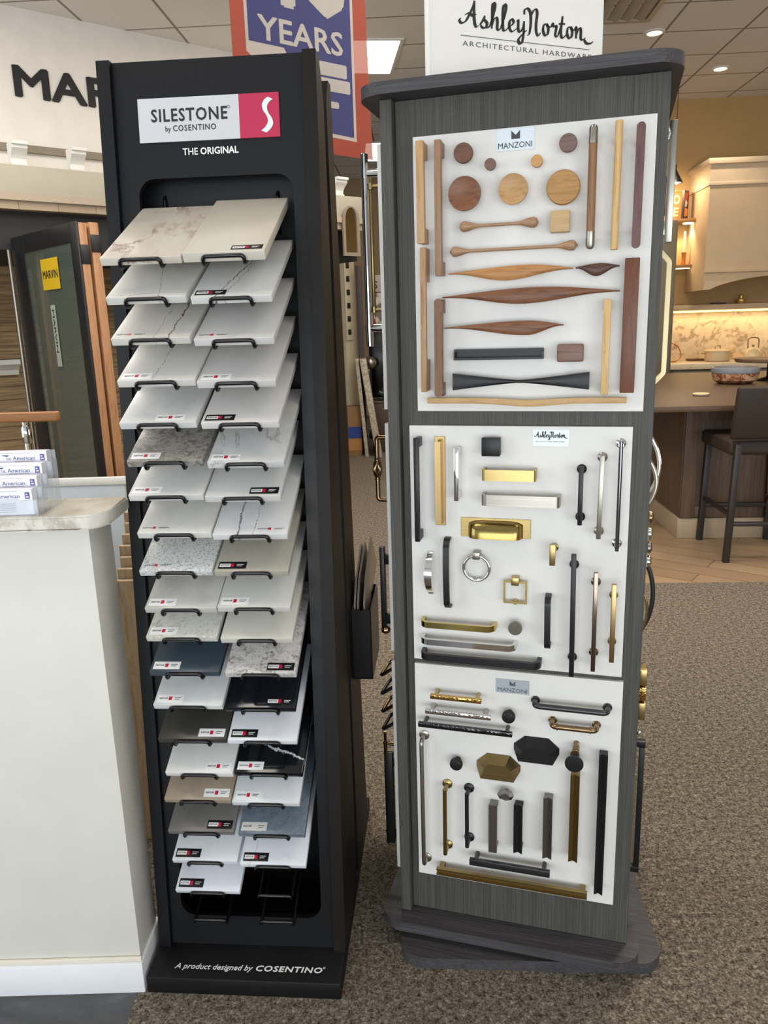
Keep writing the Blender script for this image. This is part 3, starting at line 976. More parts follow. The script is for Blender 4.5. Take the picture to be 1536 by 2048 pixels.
# ------------------------------------------------------------------ revolving hardware tower with sample boards
BY = -.2872
BO = V(.04543, 1.61027, 0)
def bw(u, v, w=0.0):                        # across, up, out of the front boards -> world
    p = Matrix.Translation(BO) @ Matrix.Rotation(BY, 4, 'Z') @ V(u, -w, v)
    return p
UC, NC = .222, .245
ht = empty('hardware_display_tower', bw(UC, 0, -NC), BY, 'charcoal wood grain revolving tower carrying white boards of cabinet pulls', 'display stand')
def hl(u, n, z):
    return V(u - UC, n - NC, z)
ZB, ZT = .0705, 1.8645
MB().box(hl(-.005, .010, ZB), hl(.4925, .032, ZT), .0008, 1).build('front_panel', M_lam_v, ht)
MB().box(hl(-.030, -.010, ZB), hl(-.0055, .470, ZT), .0008, 1).build('left_panel', M_lam_v, ht)
MB().box(hl(.449, .0325, ZB), hl(.471, .505, ZT), .0008, 1).build('right_panel', M_lam_v, ht)
MB().box(hl(-.030, .4705, ZB), hl(.4485, .4925, ZT), .0008, 1).build('rear_panel', M_lam_v, ht)
def rplate(c, half, r, z0, z1, rot=0.0, bev=.002):
    m = MB().prism(rrect(-half, half, -half, half, r, 8), (math.cos(rot), math.sin(rot), 0), (-math.sin(rot), math.cos(rot), 0), (0, 0, 1), c, z0, z1)
    bmesh.ops.bevel(m.bm, geom=[e for e in m.bm.edges if abs(e.verts[0].co.z - e.verts[1].co.z) < 1e-5 and len(e.link_faces) == 2 and abs(e.link_faces[0].normal.z - e.link_faces[1].normal.z) > .5], offset=bev, segments=2, affect='EDGES')
    return m
rplate((0, 0, 0), .291, .055, 1.865, 1.8865).build('top_plate', M_lam_h, ht)
rplate((0, 0, 0), .297, .055, .0455, .070).build('turning_base_plate', M_lam_h, ht)
MB().cyl((0, 0, .0285), (0, 0, .0450), .14, seg=36).build('swivel_ring', M_dark, ht)
rplate((0, 0, 0), .300, .055, 0, .028, R(-4) - BY).build('floor_base_plate', M_lam_h, ht)
BOARDS = [(.0314, .4724, 1.2768, 1.7967), (.0127, .4555, .7266, 1.2471), (.0132, .4594, .1739, .7159)]
fr = []
for u0, u1, z0, z1 in BOARDS:
    o = MB().box(hl(u0, 0, z0), hl(u1, .0098, z1), .0006, 1).build('sample_board', M_white_board, ht)
    fr.append(o)
for z0, z1 in ((1.2768, 1.7967), (.7266, 1.2471), (.155, .7020)):
    MB().box(hl(-.0490, .030, z0), hl(-.0302, .455, z1), .0006, 1).build('sample_board', M_white_board, ht)
    MB().box(hl(.4712, .045, z0), hl(.4830, .49, z1), .0006, 1).build('sample_board', M_white_board, ht)
M_plq = plain('plaque_pale_blue', '#d7e0e6', .2, spec=.6)
M_plq_grey = plain('plaque_grey', '#a3a9ae', .35)
EX, EZ, EO = V(1, 0, 0), V(0, 0, 1), V(0, -1, 0)
def fpt(u, v, w=0.0):
    return hl(u, -w, v)
def crown(m, u, v, h):
    m.prism([(-h * .55, 0), (h * .55, 0), (h * .55, h), (0, h * .45), (-h * .55, h)], EX, EZ, EO, fpt(u, v, .0012), 0, .0003)
m = MB().box(fpt(.1911, 1.757, .0011), fpt(.2608, 1.7945, 0), .0003, 1)
m.mat(1); crown(m, .2265, 1.7765, .0145); m.text('MANZONI', fpt(.1945, 1.7612, .0012), EX, EZ, height=.0105, width=.062, thick=.0003, bold=.004)
m.build('brand_plaque', [M_plq, plain('plaque_ink', '#3b3a40', .5)], fr[0])
m = MB().box(fpt(.1948, .6655, .0011), fpt(.2669, .698, 0), .0003, 1)
m.mat(1); crown(m, .231, .6835, .0115); m.text('MANZONI', fpt(.1995, .669, .0012), EX, EZ, height=.0095, width=.063, thick=.0003, bold=.004)
m.build('brand_plaque', [M_plq_grey, plain('plaque_ink_grey', '#54575e', .5)], fr[2])

# flowing script lettering, drawn as pen strokes: each glyph is a list of strokes in a 1 x 1 box
SCRIPT = {
 'A': (.80, [[(-.15, .28), (-.22, .18), (-.1, .1), (.1, .2), (.3, .5), (.46, .8), (.52, 1.0)], [(.52, 1.0), (.5, .6), (.52, .2), (.6, .02), (.72, .08)], [(.05, .42), (.25, .5), (.45, .42), (.62, .5)]]),
 's': (.48, [[(-.02, .1), (.14, .3), (.24, .48)], [(.24, .48), (.2, .34), (.34, .2), (.26, .03), (.1, .02), (.04, .1)], [(.26, .03), (.42, .06), (.5, .14)]]),
 'h': (.56, [[(0, .12), (.16, .5), (.26, .9), (.2, 1.0), (.12, .85), (.1, .02)], [(.1, .1), (.2, .38), (.34, .45), (.38, .3), (.37, .06), (.46, .0), (.58, .12)]]),
 'l': (.34, [[(0, .12), (.16, .5), (.26, .9), (.18, 1.0), (.1, .8), (.1, .1), (.2, .0), (.36, .12)]]),
 'e': (.44, [[(0, .14), (.2, .24), (.3, .38), (.2, .47), (.09, .34), (.1, .1), (.24, .0), (.46, .14)]]),
 'y': (.52, [[(.02, .4), (.1, .46), (.1, .12), (.2, .03), (.34, .2), (.4, .46)], [(.4, .46), (.38, .0), (.3, -.38), (.16, -.42), (.12, -.28), (.3, -.08), (.54, .12)]]),
 'N': (.80, [[(-.12, .72), (-.1, .9), (.06, .96), (.2, .8), (.22, .4), (.16, .02), (.06, -.08)], [(.2, .62), (.36, .92), (.5, .96), (.55, .8), (.5, .4), (.52, .08), (.62, -.04), (.74, .08)]]),
 'o': (.46, [[(.26, .46), (.12, .42), (.07, .2), (.16, .02), (.3, .06), (.35, .28), (.26, .46), (.34, .36), (.5, .36)]]),
 'r': (.42, [[(.02, .36), (.12, .52), (.16, .4), (.3, .42), (.3, .3), (.26, .08), (.34, .0), (.44, .1)]]),
 't': (.40, [[(.0, .1), (.14, .4), (.22, .85)], [(.2, .8), (.14, .2), (.18, .02), (.28, .0), (.42, .12)], [(.02, .52), (.36, .55)]]),
 'n': (.62, [[(.02, .36), (.1, .46), (.1, .02)], [(.1, .1), (.2, .38), (.32, .45), (.36, .3), (.36, .06), (.46, .0), (.62, .1)]]),
}
def smooth(pts, n=6):
    p = [V(a, b, 0) for a, b in pts]
    p = [p[0] * 2 - p[1]] + p + [p[-1] * 2 - p[-2]]
    out = []
    for i in range(1, len(p) - 2):
        for k in range(n):
            t = k / n
            a, b, c, d = p[i - 1], p[i], p[i + 1], p[i + 2]
            out.append(.5 * ((2 * b) + (c - a) * t + (2 * a - 5 * b + 4 * c - d) * t * t + (3 * b - a - 3 * c + d) * t ** 3))
    out.append(p[-2])
    return out
def script(m, s, origin, ex, ez, height, width, pen=.075, thick=.0006, tail=True):
    ex, ez, origin = Vector(ex).normalized(), Vector(ez).normalized(), Vector(origin)
    out = ex.cross(ez)
    total = sum(SCRIPT[c][0] for c in s)
    kx, ky = width / total, height
    strokes, x = [], 0
    for c in s:
        w, st = SCRIPT[c]
        for q in st:
            strokes.append([(x + a, b) for a, b in q])
        x += w
    if tail:
        strokes.append([(x - .1, .05), (x + .06, -.12), (x + .3, -.1), (x + .42, -.02)])
    for si, q in enumerate(strokes):
        pts = smooth(q)
        n = len(pts)
        lft, rgt = [], []
        for i, p in enumerate(pts):
            t = (pts[min(i + 1, n - 1)] - pts[max(i - 1, 0)])
            t = V(t.x * kx, t.y * ky, 0).normalized()
            wgt = pen * ky * (.28 + .72 * abs(.85 * t.y - .45 * t.x)) * (.55 + .45 * math.sin(PI * min(1, (i + 1.5) / (n + 1))))
            nx = V(-t.y, t.x, 0) * wgt
            c = V(p.x * kx, p.y * ky, 0)
            lft.append(c + nx); rgt.append(c - nx)
        b2 = bmesh.new()
        lv = [b2.verts.new(origin + ex * a.x + ez * a.y + out * (si * 1.5e-5)) for a in lft]
        rv = [b2.verts.new(origin + ex * a.x + ez * a.y + out * (si * 1.5e-5)) for a in rgt]
        for i in range(n - 1):
            b2.faces.new((lv[i], rv[i], rv[i + 1], lv[i + 1]))
        r = bmesh.ops.extrude_face_region(b2, geom=list(b2.faces))
        bmesh.ops.translate(b2, verts=[g for g in r['geom'] if isinstance(g, bmesh.types.BMVert)], vec=out * thick)
        bmesh.ops.recalc_face_normals(b2, faces=b2.faces)
        m._merge(b2)
    return m
m = MB().box(fpt(.2654, 1.2075, .0011), fpt(.3372, 1.2415, 0), .0003, 1)
m.mat(1); script(m, 'AshleyNorton', fpt(.272, 1.2255, .0012), EX, EZ, .0115, .058, pen=.09, thick=.0003)
m.mat(2).text('ARCHITECTURAL HARDWARE', fpt(.272, 1.216, .0012), EX, EZ, height=.0025, width=.056, thick=.0003, res=1)
m.build('brand_plaque', [M_plq, M_ink, M_grey_ink], fr[1])

# tall sign standing on the tower top
SG = R(21)
sx, sn = V(math.cos(SG), math.sin(SG), 0), V(-math.sin(SG), math.cos(SG), 0)
cw = bw(UC, 0, -NC)
sg = empty('brand_sign', (cw.x, cw.y, 1.8868), SG, 'white board sign with black script lettering standing on the hardware tower top', 'sign')
MB().box((-.225, 0, 0), (.183, .012, .44), .001, 1).build('sign_board', plain('sign_board_white', '#e3e0da', .5, var=.01), sg)
MB().box((-.229, -.002, 0), (-.2252, .014, .44)).build('edge_strip', M_white_paint, sg)
m = MB()
script(m, 'AshleyNorton', V(-.150, -.0002, .139), EX, EZ, .047, .288, pen=.078)
m.mat(1).box((-.157, -.0007, .1212), (.150, -.0001, .1224))
m.mat(1).text('ARCHITECTURAL HARDWARE', V(-.153, -.0002, .1035), EX, EZ, height=.0095, width=.307, thick=.0005, space=1.25)
m.build('sign_lettering', [M_ink, M_grey_ink], sg)

# ---- builders for the pulls.  Local frame of each: x across, z up, -y out of the board
def hroot(name, u, v, label, cat, group, M=None):
    t = empty(name, (0, 0, 0), 0, label, cat, group)
    t.matrix_world = M if M is not None else Matrix.Translation(bw(u, v, .0002)) @ Matrix.Rotation(BY, 4, 'Z')
    return t
GU, GM, GL = 'wooden pulls and knobs on the upper board', 'metal pulls and knobs on the middle board', 'metal pulls and knobs on the lower board'
def bar_pull(A, B, w, t, mat, label, group, sect='rect', posts='block', proj=.032, inset=None, pr=.005, pmat=None, plen=.02, name='bar_pull', disc=.0095, bev=.0015, ends=None):
    """straight pull: bar from A to B (board coordinates), on two posts"""
    A, B = V(A[0], 0, A[1]), V(B[0], 0, B[1])
    c = (A + B) / 2; h = (B - A).length / 2; e = (B - A).normalized()
    root = hroot(name, c.x, c.z, label, 'cabinet pull', group)
    s = V(-e.z, 0, e.x)
    pmat = pmat or mat
    m = MB()
    yb = -proj
    if sect == 'rect':
        m.obox(V(0, yb, 0), e * h, V(0, t / 2, 0), s * w / 2, bev)
    elif sect == 'round':
        m.lathe([(0, 0), (w / 2 * .8, 0), (w / 2, w * .08), (w / 2, 2 * h - w * .08), (w / 2 * .8, 2 * h), (0, 2 * h)], V(0, yb, 0) - e * h, e, 20)
    elif sect == 'pill':                    # flat front outline with round ends
        pl = []
        for k in range(25):
            a = R(-90 + 180 * k / 24); pl.append((h - w / 2 + w / 2 * math.cos(a), w / 2 * math.sin(a)))
        for k in range(25):
            a = R(90 + 180 * k / 24); pl.append((-h + w / 2 + w / 2 * math.cos(a), w / 2 * math.sin(a)))
        m.prism(pl, e, s, V(0, -1, 0), V(0, yb, 0), -t / 2, t / 2)
    m.build('bar', mat, root)
    ins = inset if inset is not None else plen / 2 + .001
    for sg_ in (-1, 1):
        p = e * (h - ins) * sg_
        m = MB()
        yk = yb + t / 2 if sect != 'round' else yb + w * .3
        if posts == 'block':
            m.obox(V(p.x, yk / 2, p.z), e * plen / 2, V(0, -yk / 2, 0), s * w * .46, .0008)
        elif posts == 'round':
            m.cyl(V(p.x, 0, p.z), V(p.x, yk, p.z), pr, seg=16)
        elif posts == 'disc':
            m.lathe([(disc, 0), (disc, .003), (disc * .8, .0045), (pr, .006), (pr, -yk)], V(p.x, 0, p.z), V(0, -1, 0), 22)
        m.build('post', pmat, root)
    return root
def bent_pull(A, B, w, t, mat, label, group, proj=.032, r=.01, sect='rect', chamf=None, bow=0.0, name='bent_pull', feet=None):
    """pull whose bar bends back to the board at both ends"""
    A, B = V(A[0], 0, A[1]), V(B[0], 0, B[1])
    c = (A + B) / 2; h = (B - A).length / 2; e = (B - A).normalized()
    s = V(-e.z, 0, e.x)
    root = hroot(name, c.x, c.z, label, 'cabinet pull', group)
    hh = h - t / 2
    cf = chamf or 0
    mid = [e * (-hh + cf + (2 * hh - 2 * cf) * k / 8) + V(0, -proj - bow * math.sin(PI * k / 8), 0) for k in range(9)] if bow else [e * (-hh + cf) + V(0, -proj, 0), e * (hh - cf) + V(0, -proj, 0)]
    if cf:
        path = [e * -hh, e * -hh + V(0, -proj + cf, 0)] + mid + [e * hh + V(0, -proj + cf, 0), e * hh]
        path = fillet(path, r * .5, 3)
    else:
        path = fillet([e * -hh] + mid + [e * hh], r, 5)
    prof = rect(w / 2, t / 2) if sect == 'rect' else [(w / 2 * math.cos(2 * PI * k / 14), t / 2 * math.sin(2 * PI * k / 14)) for k in range(14)]
    MB().sweep(path, prof, side=s).build('bar', mat, root)
    if feet:
        for g in (-1, 1):
            p = e * hh * g
            MB().lathe([(feet, 0), (feet, .0025), (feet * .8, .004)], p, V(0, -1, 0), 22).build('rosette', mat, root)
    return root
def knob(u, v, r, mat, label, group, proj=.028, prof=None, base=None, seg=36, name='knob'):
    root = hroot(name, u, v, label, 'cabinet knob', group)
    prof = prof or [(r * .86, proj - .011), (r, proj - .009), (r, proj - .002), (r * .95, proj), (0, proj)]
    MB().lathe([(0, prof[0][1])] + prof if prof[0][0] else prof, (0, 0, 0), V(0, -1, 0), seg).build('head', mat, root)
    MB().lathe([(r * .5, 0), (r * .42, .004), (r * .42, prof[0][1] + .001)], (0, 0, 0), V(0, -1, 0), 24).build('stem', base or mat, root)
    return root
def outline_pull(pts, c, depth, mat, label, group, proj=.02, name='sculpted_pull', th=.012, post_x=.05):
    """carved pull: outline (relative to c) with a crowned front, on two pegs"""
    root = hroot(name, c[0], c[1], label, 'cabinet pull', group)
    n = len(pts) // 2
    m = MB(); b = m.bm
    rows = []
    up, lo = pts[:n], pts[n:][::-1]
    K = 7
    for i in range(n):
        (x0, z0), (x1, z1) = up[i], lo[i]
        row = []
        for k in range(K):
            t = k / (K - 1)
            crown_ = math.sin(PI * t) ** .7
            row.append(b.verts.new((x0 + (x1 - x0) * t, -proj - th / 2 - depth * crown_, z0 + (z1 - z0) * t)))
        back = [b.verts.new((x0, -proj + th / 2 * .4, z0)), b.verts.new((x1, -proj + th / 2 * .4, z1))]
        rows.append((row, back))
    for (r0, b0), (r1, b1) in zip(rows, rows[1:]):
        for k in range(K - 1):
            b.faces.new((r0[k], r0[k + 1], r1[k + 1], r1[k]))
        b.faces.new((b0[0], r0[0], r1[0], b1[0])); b.faces.new((r0[-1], b0[1], b1[1], r1[-1])); b.faces.new((b0[1], b0[0], b1[0], b1[1]))
    for r_, bk in (rows[0], rows[-1]):
        b.faces.new([bk[0]] + r_ + [bk[1]])
    m.build('grip', mat, root, sharp=50)
    for g in (-1, 1):
        x = g * post_x
        i = min(range(n), key=lambda q: abs(up[q][0] - x))
        z = (up[i][1] + lo[i][1]) / 2
        MB().cyl((x, 0, z), (x, -proj, z), .0035, seg=14).build('peg', mat, root)
    return root
def leaf(x0, x1, zc, top, belly, xt, xb, n=28, p=.75):
    """pointed leaf outline from upper and lower extremes"""
    up, lo = [], []
    def bell(x, xm):
        t = (x - x0) / (xm - x0) if x < xm else (x1 - x) / (x1 - xm)
        t = max(0, min(1, t))
        return (math.sin(t * PI / 2)) ** 1.25
    for i in range(n):
        x = x0 + (x1 - x0) * i / (n - 1)
        e = .0012
        up.append((x, zc + (top - zc) * bell(x, xt) + e)); lo.append((x, zc + (belly - zc) * bell(x, xb) ** 1.9 - e))
    cx, cz = (x0 + x1) / 2, (top + belly) / 2
    sh = lambda q: [(a - cx, b - cz) for a, b in q]
    return sh(up) + sh(lo)[::-1], (cx, cz)

# ---- upper board: wood
bar_pull((.0532, 1.7815), (.0532, 1.5999), .0148, .013, M_oak_v, 'light oak square bar pull at the upper board\'s top left corner', GU, plen=.028)
bar_pull((.0872, 1.7804), (.0865, 1.5391), .0130, .014, M_brown_v, 'long brown square bar pull beside the corner oak one, upper board', GU, plen=.026)
bar_pull((.0562, 1.5931), (.0540, 1.3186), .0115, .010, wood('tan_wood_upright', '#93704f', '#b8926b', 'z'), 'longest thin tan bar pull down the left edge of the upper board', GU, plen=.062)
bar_pull((.0850, 1.4971), (.0838, 1.3084), .0154, .014, M_walnut_v, 'dark walnut bar pull with round ends in the upper board\'s lower left', GU, sect='pill', plen=.026)
dish = lambda r, pj: [(r * .8, pj - .013), (r, pj - .006), (r * .985, pj), (r * .9, pj - .001), (r * .6, pj - .0035), (r * .25, pj - .005), (0, pj - .0055)]
knob(.1333, 1.7557, .0179, wood('knob_walnut', '#4a2f22', '#76503a', 'x'), 'round dark walnut knob left of the pale plaque, upper board', GU)
knob(.1832, 1.7324, .0105, wood('knob_small_dark', '#573a34', '#7d5d55', 'x'), 'tiny dark wood knob on a metal base, upper board', GU, base=M_nickel)
knob(.2679, 1.7311, .0108, wood('knob_small_pale', '#a5733f', '#cf9d64', 'x'), 'tiny pale wood knob on a brass base, upper board', GU, base=M_gold)
knob(.3224, 1.7568, .0158, wood('knob_purple', '#57403c', '#7c625d', 'x'), 'round purple brown knob right of the pale plaque, upper board', GU)
knob(.1356, 1.6850, .0308, wood('knob_dish', '#54331f', '#86573a', 'x', scale=.6), 'large dished walnut knob, left of the three big round ones', GU, prof=dish(.0308, .03))
knob(.2258, 1.6864, .0271, wood('knob_oak', '#9d7547', '#c39a68', 'x', scale=.6), 'middle sized dished oak knob between the two biggest round ones', GU, prof=dish(.0271, .03))
knob(.3156, 1.6833, .0300, M_striped, 'large flat striped golden wood knob, right of the three big round ones', GU)
def barbell(a, b, r, w, label):
    L = b[0] - a[0]
    root = hroot('barbell_pull', (a[0] + b[0]) / 2, a[1], label, 'cabinet pull', GU)
    h = L / 2
    n = 40
    prof = []
    for i in range(n + 1):
        t = i / n
        x = -h - r + (L + 2 * r) * t
        d = h - abs(x)
        if d < 0:
            rr = math.sqrt(max(0, r * r - d * d))
        else:
            k = min(1, d / .03)
            rr = w / 2 + (r - w / 2) * (1 - k * k * (3 - 2 * k))
        prof.append((max(rr, 1e-7), x + h + r))
    MB().lathe(prof, (-h - r, -.024, 0), (1, 0, 0), 20).build('grip', M_taupe_h, root)
    for g in (-1, 1):
        MB().cyl((g * h, 0, 0), (g * h, -.022, 0), .0042, seg=14).build('post', M_taupe_h, root)
barbell((.1345, 1.6268), (.2632, 1.6268), .0098, .0062, 'short bone shaped wooden pull beside the square oak knob')
barbell((.1155, 1.5826), (.3345, 1.5826), .0095, .0062, 'long bone shaped wooden pull below the short one')
t = hroot('knob', .3113, 1.6251, 'square pale oak knob on the upper board', 'cabinet knob', GU)
MB().box((-.0175, -.03, -.0185), (.0175, -.008, .0185), .0012).build('head', wood('square_oak', '#a98453', '#cbab7c', 'x', scale=.5), t)
MB().cyl((0, 0, 0), (0, -.0085, 0), .009).build('stem', M_oak_h, t)
t = hroot('knob', .3356, 1.3896, 'small rectangular brown knob with soft corners, upper board', 'cabinet knob', GU)
MB().box((-.0243, -.03, -.0165), (.0243, -.009, .0165), .003, 3).build('head', wood('rect_walnut', '#61473a', '#86675a', 'x'), t)
MB().cyl((0, 0, 0), (0, -.0095, 0), .009).build('stem', M_walnut_h, t)
o_, c_ = leaf(.1035, .3365, 1.5428, 1.5515, 1.5275, .255, .213)
outline_pull(o_, c_, .003, M_amber_h, 'golden amber leaf shaped pull, uppermost of the leaf shapes', GU)
o_, c_ = leaf(.3413, .4188, 1.5428, 1.5480, 1.5280, .384, .378)
outline_pull(o_, c_, .003, M_walnut_dark, 'small dark leaf shaped pull at right, upper board', GU, post_x=.008)
o_, c_ = leaf(.0912, .4211, 1.4993, 1.5106, 1.4838, .27, .243)
outline_pull(o_, c_, .003, M_walnut_h, 'longest walnut leaf shaped pull across the upper board', GU, post_x=.07)
o_, c_ = leaf(.0945, .3223, 1.4415, 1.4502, 1.4255, .25, .255)
outline_pull(o_, c_, .003, wood('leaf_brown', '#4a3023', '#8a5c3f', 'x'), 'dark brown leaf shaped pull above the black channel pull', GU)
# rod with steel caps
t = hroot('capped_bar_pull', .3658, 1.6773, 'brown wooden bar pull with steel end caps, upper board', 'cabinet pull', GU)
MB().cyl((0, -.032, -.074), (0, -.032, .0735), .0075).build('bar', wood('capped_wood', '#6f4a30', '#99704e', 'z'), t)
for g in (-1, 1):
    MB().lathe([(.0078, 0), (.0078, .024), (.006, .0285), (.003, .0302), (0, .0305)], (0, -.032, g * .0735), (0, 0, g), 20).build('end_cap', M_nickel_z, t)
    MB().cyl((0, 0, g * .088), (0, -.026, g * .088), .0045, seg=14).build('post', M_nickel, t)
bar_pull((.4088, 1.7839), (.4080, 1.5702), .0138, .013, M_oak_pale, 'pale golden round bar pull beside the steel capped one', GU, sect='round', posts='round', inset=.03)
bar_pull((.4454, 1.7775), (.4449, 1.5712), .0150, .012, M_purple_v, 'purple brown bar pull with round ends at the upper board\'s right edge', GU, sect='pill', posts='round', inset=.03)
bar_pull((.4003, 1.4849), (.3998, 1.3118), .0138, .013, M_oak_pale, 'light oak bar pull at the upper board\'s lower right', GU, plen=.018)
bar_pull((.4406, 1.5554), (.4404, 1.3144), .0258, .010, M_mahog_v, 'wide dark red walnut slab pull at the upper board\'s right edge', GU, proj=.024, posts='round', inset=.04)
t = hroot('channel_pull', .198, 1.3892, 'black recessed channel pull above the black bow tie pull', 'cabinet pull', GU)
m = MB()
prof = [(0, -.0103), (.020, -.0103), (.020, -.0060), (.0045, -.0060), (.0045, .0060), (.014, .0060), (.014, .0103), (0, .0103)]
m.prism(prof, (0, -1, 0), (0, 0, 1), (1, 0, 0), (0, 0, 0), -.087, .087)
m.build('channel', M_dark, t)
for g in (-1, 1):
    MB().box((g * .0855 - .0015, -.0195, -.0055), (g * .0855 + .0015, -.005, .0055)).build('end_stop', M_dark, t)
n = 24
up, lo = [], []
for i in range(n):
    x = -.131 + .262 * i / (n - 1)
    hh = .0022 + .0143 * (abs(x) / .131) ** 1.15
    up.append((x, hh)); lo.append((x, -hh))
outline_pull(up + lo[::-1], (.241, 1.3373), .0015, M_dark, 'matte black bow tie shaped pull low on the upper board', GU, name='bow_tie_pull', post_x=.09)
n = 30
up, lo = [], []
for i in range(n):
    x = -.1915 + .383 * i / (n - 1)
    d = -.0042 * math.exp(-((x - .01) / .06) ** 2)
    up.append((x, .0055 + d)); lo.append((x, -.0055 + d * 1.5))
outline_pull(up + lo[::-1], (.2495, 1.3003), .0005, M_oak_h, 'long wavy oak pull along the bottom of the upper board', GU, name='wavy_pull', post_x=.12)

# ---- middle board: metal
bar_pull((.0348, 1.2261), (.0343, 1.0071), .0109, .009, M_dark, 'long square matte black pull at the middle board\'s top left', GM, plen=.019)
t = hroot('edge_pull', .0775, 1.1312, 'brass edge pull with a folded lip, middle board', 'cabinet pull', GM)
MB().box((-.0107, -.003, -.0942), (.0107, 0, .0942), .0006, 1).build('back_plate', M_gold_z, t)
m = MB().prism([(-.0035, 0), (.0060, 0), (.0060, .026), (-.0060, .026), (-.0060, .0225), (.0020, .0225), (.0020, .003), (-.0035, .003)], (1, 0, 0), (0, -1, 0), (0, 0, 1), (0, 0, 0), -.0875, .0865)
m.build('folded_lip', M_gold_z, t)
bar_pull((.1177, 1.2067), (.1172, 1.0972), .0098, .007, M_chrome, 'slim polished chrome bar pull near the black square knob', GM, plen=.017)
t = hroot('knob', .1861, 1.2082, 'square black knob on the middle board', 'cabinet knob', GM)
MB().box((-.0185, -.028, -.0185), (.0185, -.010, .0185), .0015).build('head', M_dark, t)
MB().cyl((0, 0, 0), (0, -.0105, 0), .009).build('stem', M_dark, t)
bent_pull((.1690, 1.1524), (.2759, 1.1524), .0225, .005, M_gold, 'satin gold flat bar pull above the nickel flat bar', GM, r=.004)
bent_pull((.1675, 1.1008), (.3239, 1.1008), .0225, .006, M_nickel, 'wide satin nickel flat bar pull above the gold cup pull', GM, r=.009)
bar_pull((.3626, 1.1737), (.3625, 1.0570), .0092, .009, M_dark, 'short black pull on two round feet, middle board right', GM, posts='disc', inset=.010)
bar_pull((.4012, 1.1968), (.3990, 1.0308), .0090, .009, M_nickel_z, 'satin nickel square rod pull on two round feet', GM, posts='disc', inset=.0085)
bar_pull((.4347, 1.2243), (.4345, 1.0073), .0076, .008, plain('smoked_chrome', '#6d6d70', .1, 1.0), 'thin chrome rod pull at the middle board\'s top right edge', GM, sect='round', posts='disc', inset=.0085, pmat=M_chrome)
t = hroot('cup_pull', .193, 1.0355, 'gold bin cup pull with a rectangular backplate', 'cabinet pull', GM)
MB().box((-.0725, -.0022, -.0205), (.0720, 0, .0205), .0006, 1).build('back_plate', M_gold, t)
m = MB(); b = m.bm
K, J = 26, 9
grid = []
for i in range(K + 1):
    x = -.0565 + .113 * i / K
    ed = max(0.0, 1 - (abs(x) / .0565) ** 6)
    row = []
    for j in range(J + 1):
        a = PI / 2 * j / J
        row.append(b.verts.new((x, -.0022 - .024 * math.sin(a) ** .8 * max(.02, ed ** .5), .016 * (.55 + .45 * ed) * math.cos(a) * 1.0 - (.019 if j == J else .019 * (j / J) ** 2))))
    grid.append(row)
for i in range(K):
    for j in range(J):
        b.faces.new((grid[i][j], grid[i + 1][j], grid[i + 1][j + 1], grid[i][j + 1]))
bmesh.ops.solidify(b, geom=list(b.faces), thickness=.0016)
m.build('cup', brushed('cup_brass', '#c2ac6a', .2, 'x'), t)
t = hroot('finger_pull', .3114, .9925, 'small gold finger pull on one round foot', 'cabinet pull', GM)
MB().box((-.0058, -.034, -.022), (.0058, -.024, .022), .001).build('finger', M_gold_z, t)
MB().lathe([(.0085, 0), (.0085, .003), (.005, .005), (.005, .0245)], (.002, 0, .0087), (0, -1, 0), 20).build('post', M_gold, t)
t = hroot('oval_pull', .0543, .9309, 'short bowed polished chrome pull near the left edge, middle board', 'cabinet pull', GM)
path = [V(0, -.004 - .028 * math.sin(PI * k / 14) ** .7, -.0435 + .087 * k / 14) for k in range(15)]
MB().sweep(path, rect(.0078, .0022), side=(1, 0, 0), scales=[(.62 + .38 * math.sin(PI * k / 14), 1) for k in range(15)]).build('bow', M_chrome, t)
for g in (-1, 1):
    MB().box((-.0055, -.006, g * .0435 - .004), (.0055, 0, g * .0435 + .004), .001).build('foot', M_chrome, t)
bent_pull((.0930, 1.0122), (.0938, .8565), .0128, .0055, M_dark, 'bowed flat black pull left of the chrome ring pull', GM, chamf=.012, bow=.004, proj=.026)
t = hroot('ring_pull', .1551, .9500, 'round polished chrome ring pull', 'cabinet pull', GM)
MB().tube([V(.0268 * math.cos(2 * PI * k / 40), -.013, .0268 * math.sin(2 * PI * k / 40)) for k in range(40)], .0036, 12, True).build('ring', M_chrome, t)
MB().box((-.0078, -.022, .0205), (.0078, 0, .0365), .002).build('mount', M_nickel_z, t)
MB().lathe([(.0065, 0), (.0055, .006), (.003, .009), (0, .0095)], (0, 0, -.0268), (0, -1, 0), 18).build('bumper', M_chrome, t)
t = hroot('square_ring_pull', .2361, .9023, 'square gold ring pull on a small mount', 'cabinet pull', GM)
s_ = .0225
MB().sweep([V(-s_, -.013, -s_), V(s_, -.013, -s_), V(s_, -.013, s_), V(-s_, -.013, s_)], rect(.0028, .0028), side=(0, 1, 0), closed=True).build('square_ring', M_gold, t)
MB().box((-.0078, -.021, .0165), (.0078, 0, .0335), .001).build('mount', M_gold, t)
MB().cyl((0, 0, -.0235), (0, -.0098, -.0235), .0055, seg=16).build('bumper', M_gold, t)
bent_pull((.0351, .8225), (.1972, .8225), .0128, .007, M_brass, 'bright polished brass pull with angled ends, lower left of the middle board', GM, chamf=.010)
bent_pull((.0344, .7833), (.2406, .7833), .0128, .007, M_chrome, 'polished chrome pull with angled ends below the brass one', GM, chamf=.010)
bent_pull((.0338, .7484), (.2924, .7484), .0150, .009, M_dark, 'longest black pull with angled ends at the middle board\'s bottom left', GM, chamf=.010)
knob(.2380, .8265, .0148, plain('nickel_face', '#8d8a80', .25, 1.0), 'round nickel knob right of the bright brass pull', GM, base=M_chrome)
bent_pull((.3040, .9007), (.3050, .7866), .0122, .007, M_dark, 'short upright black pull with angled ends, middle board', GM, chamf=.008)
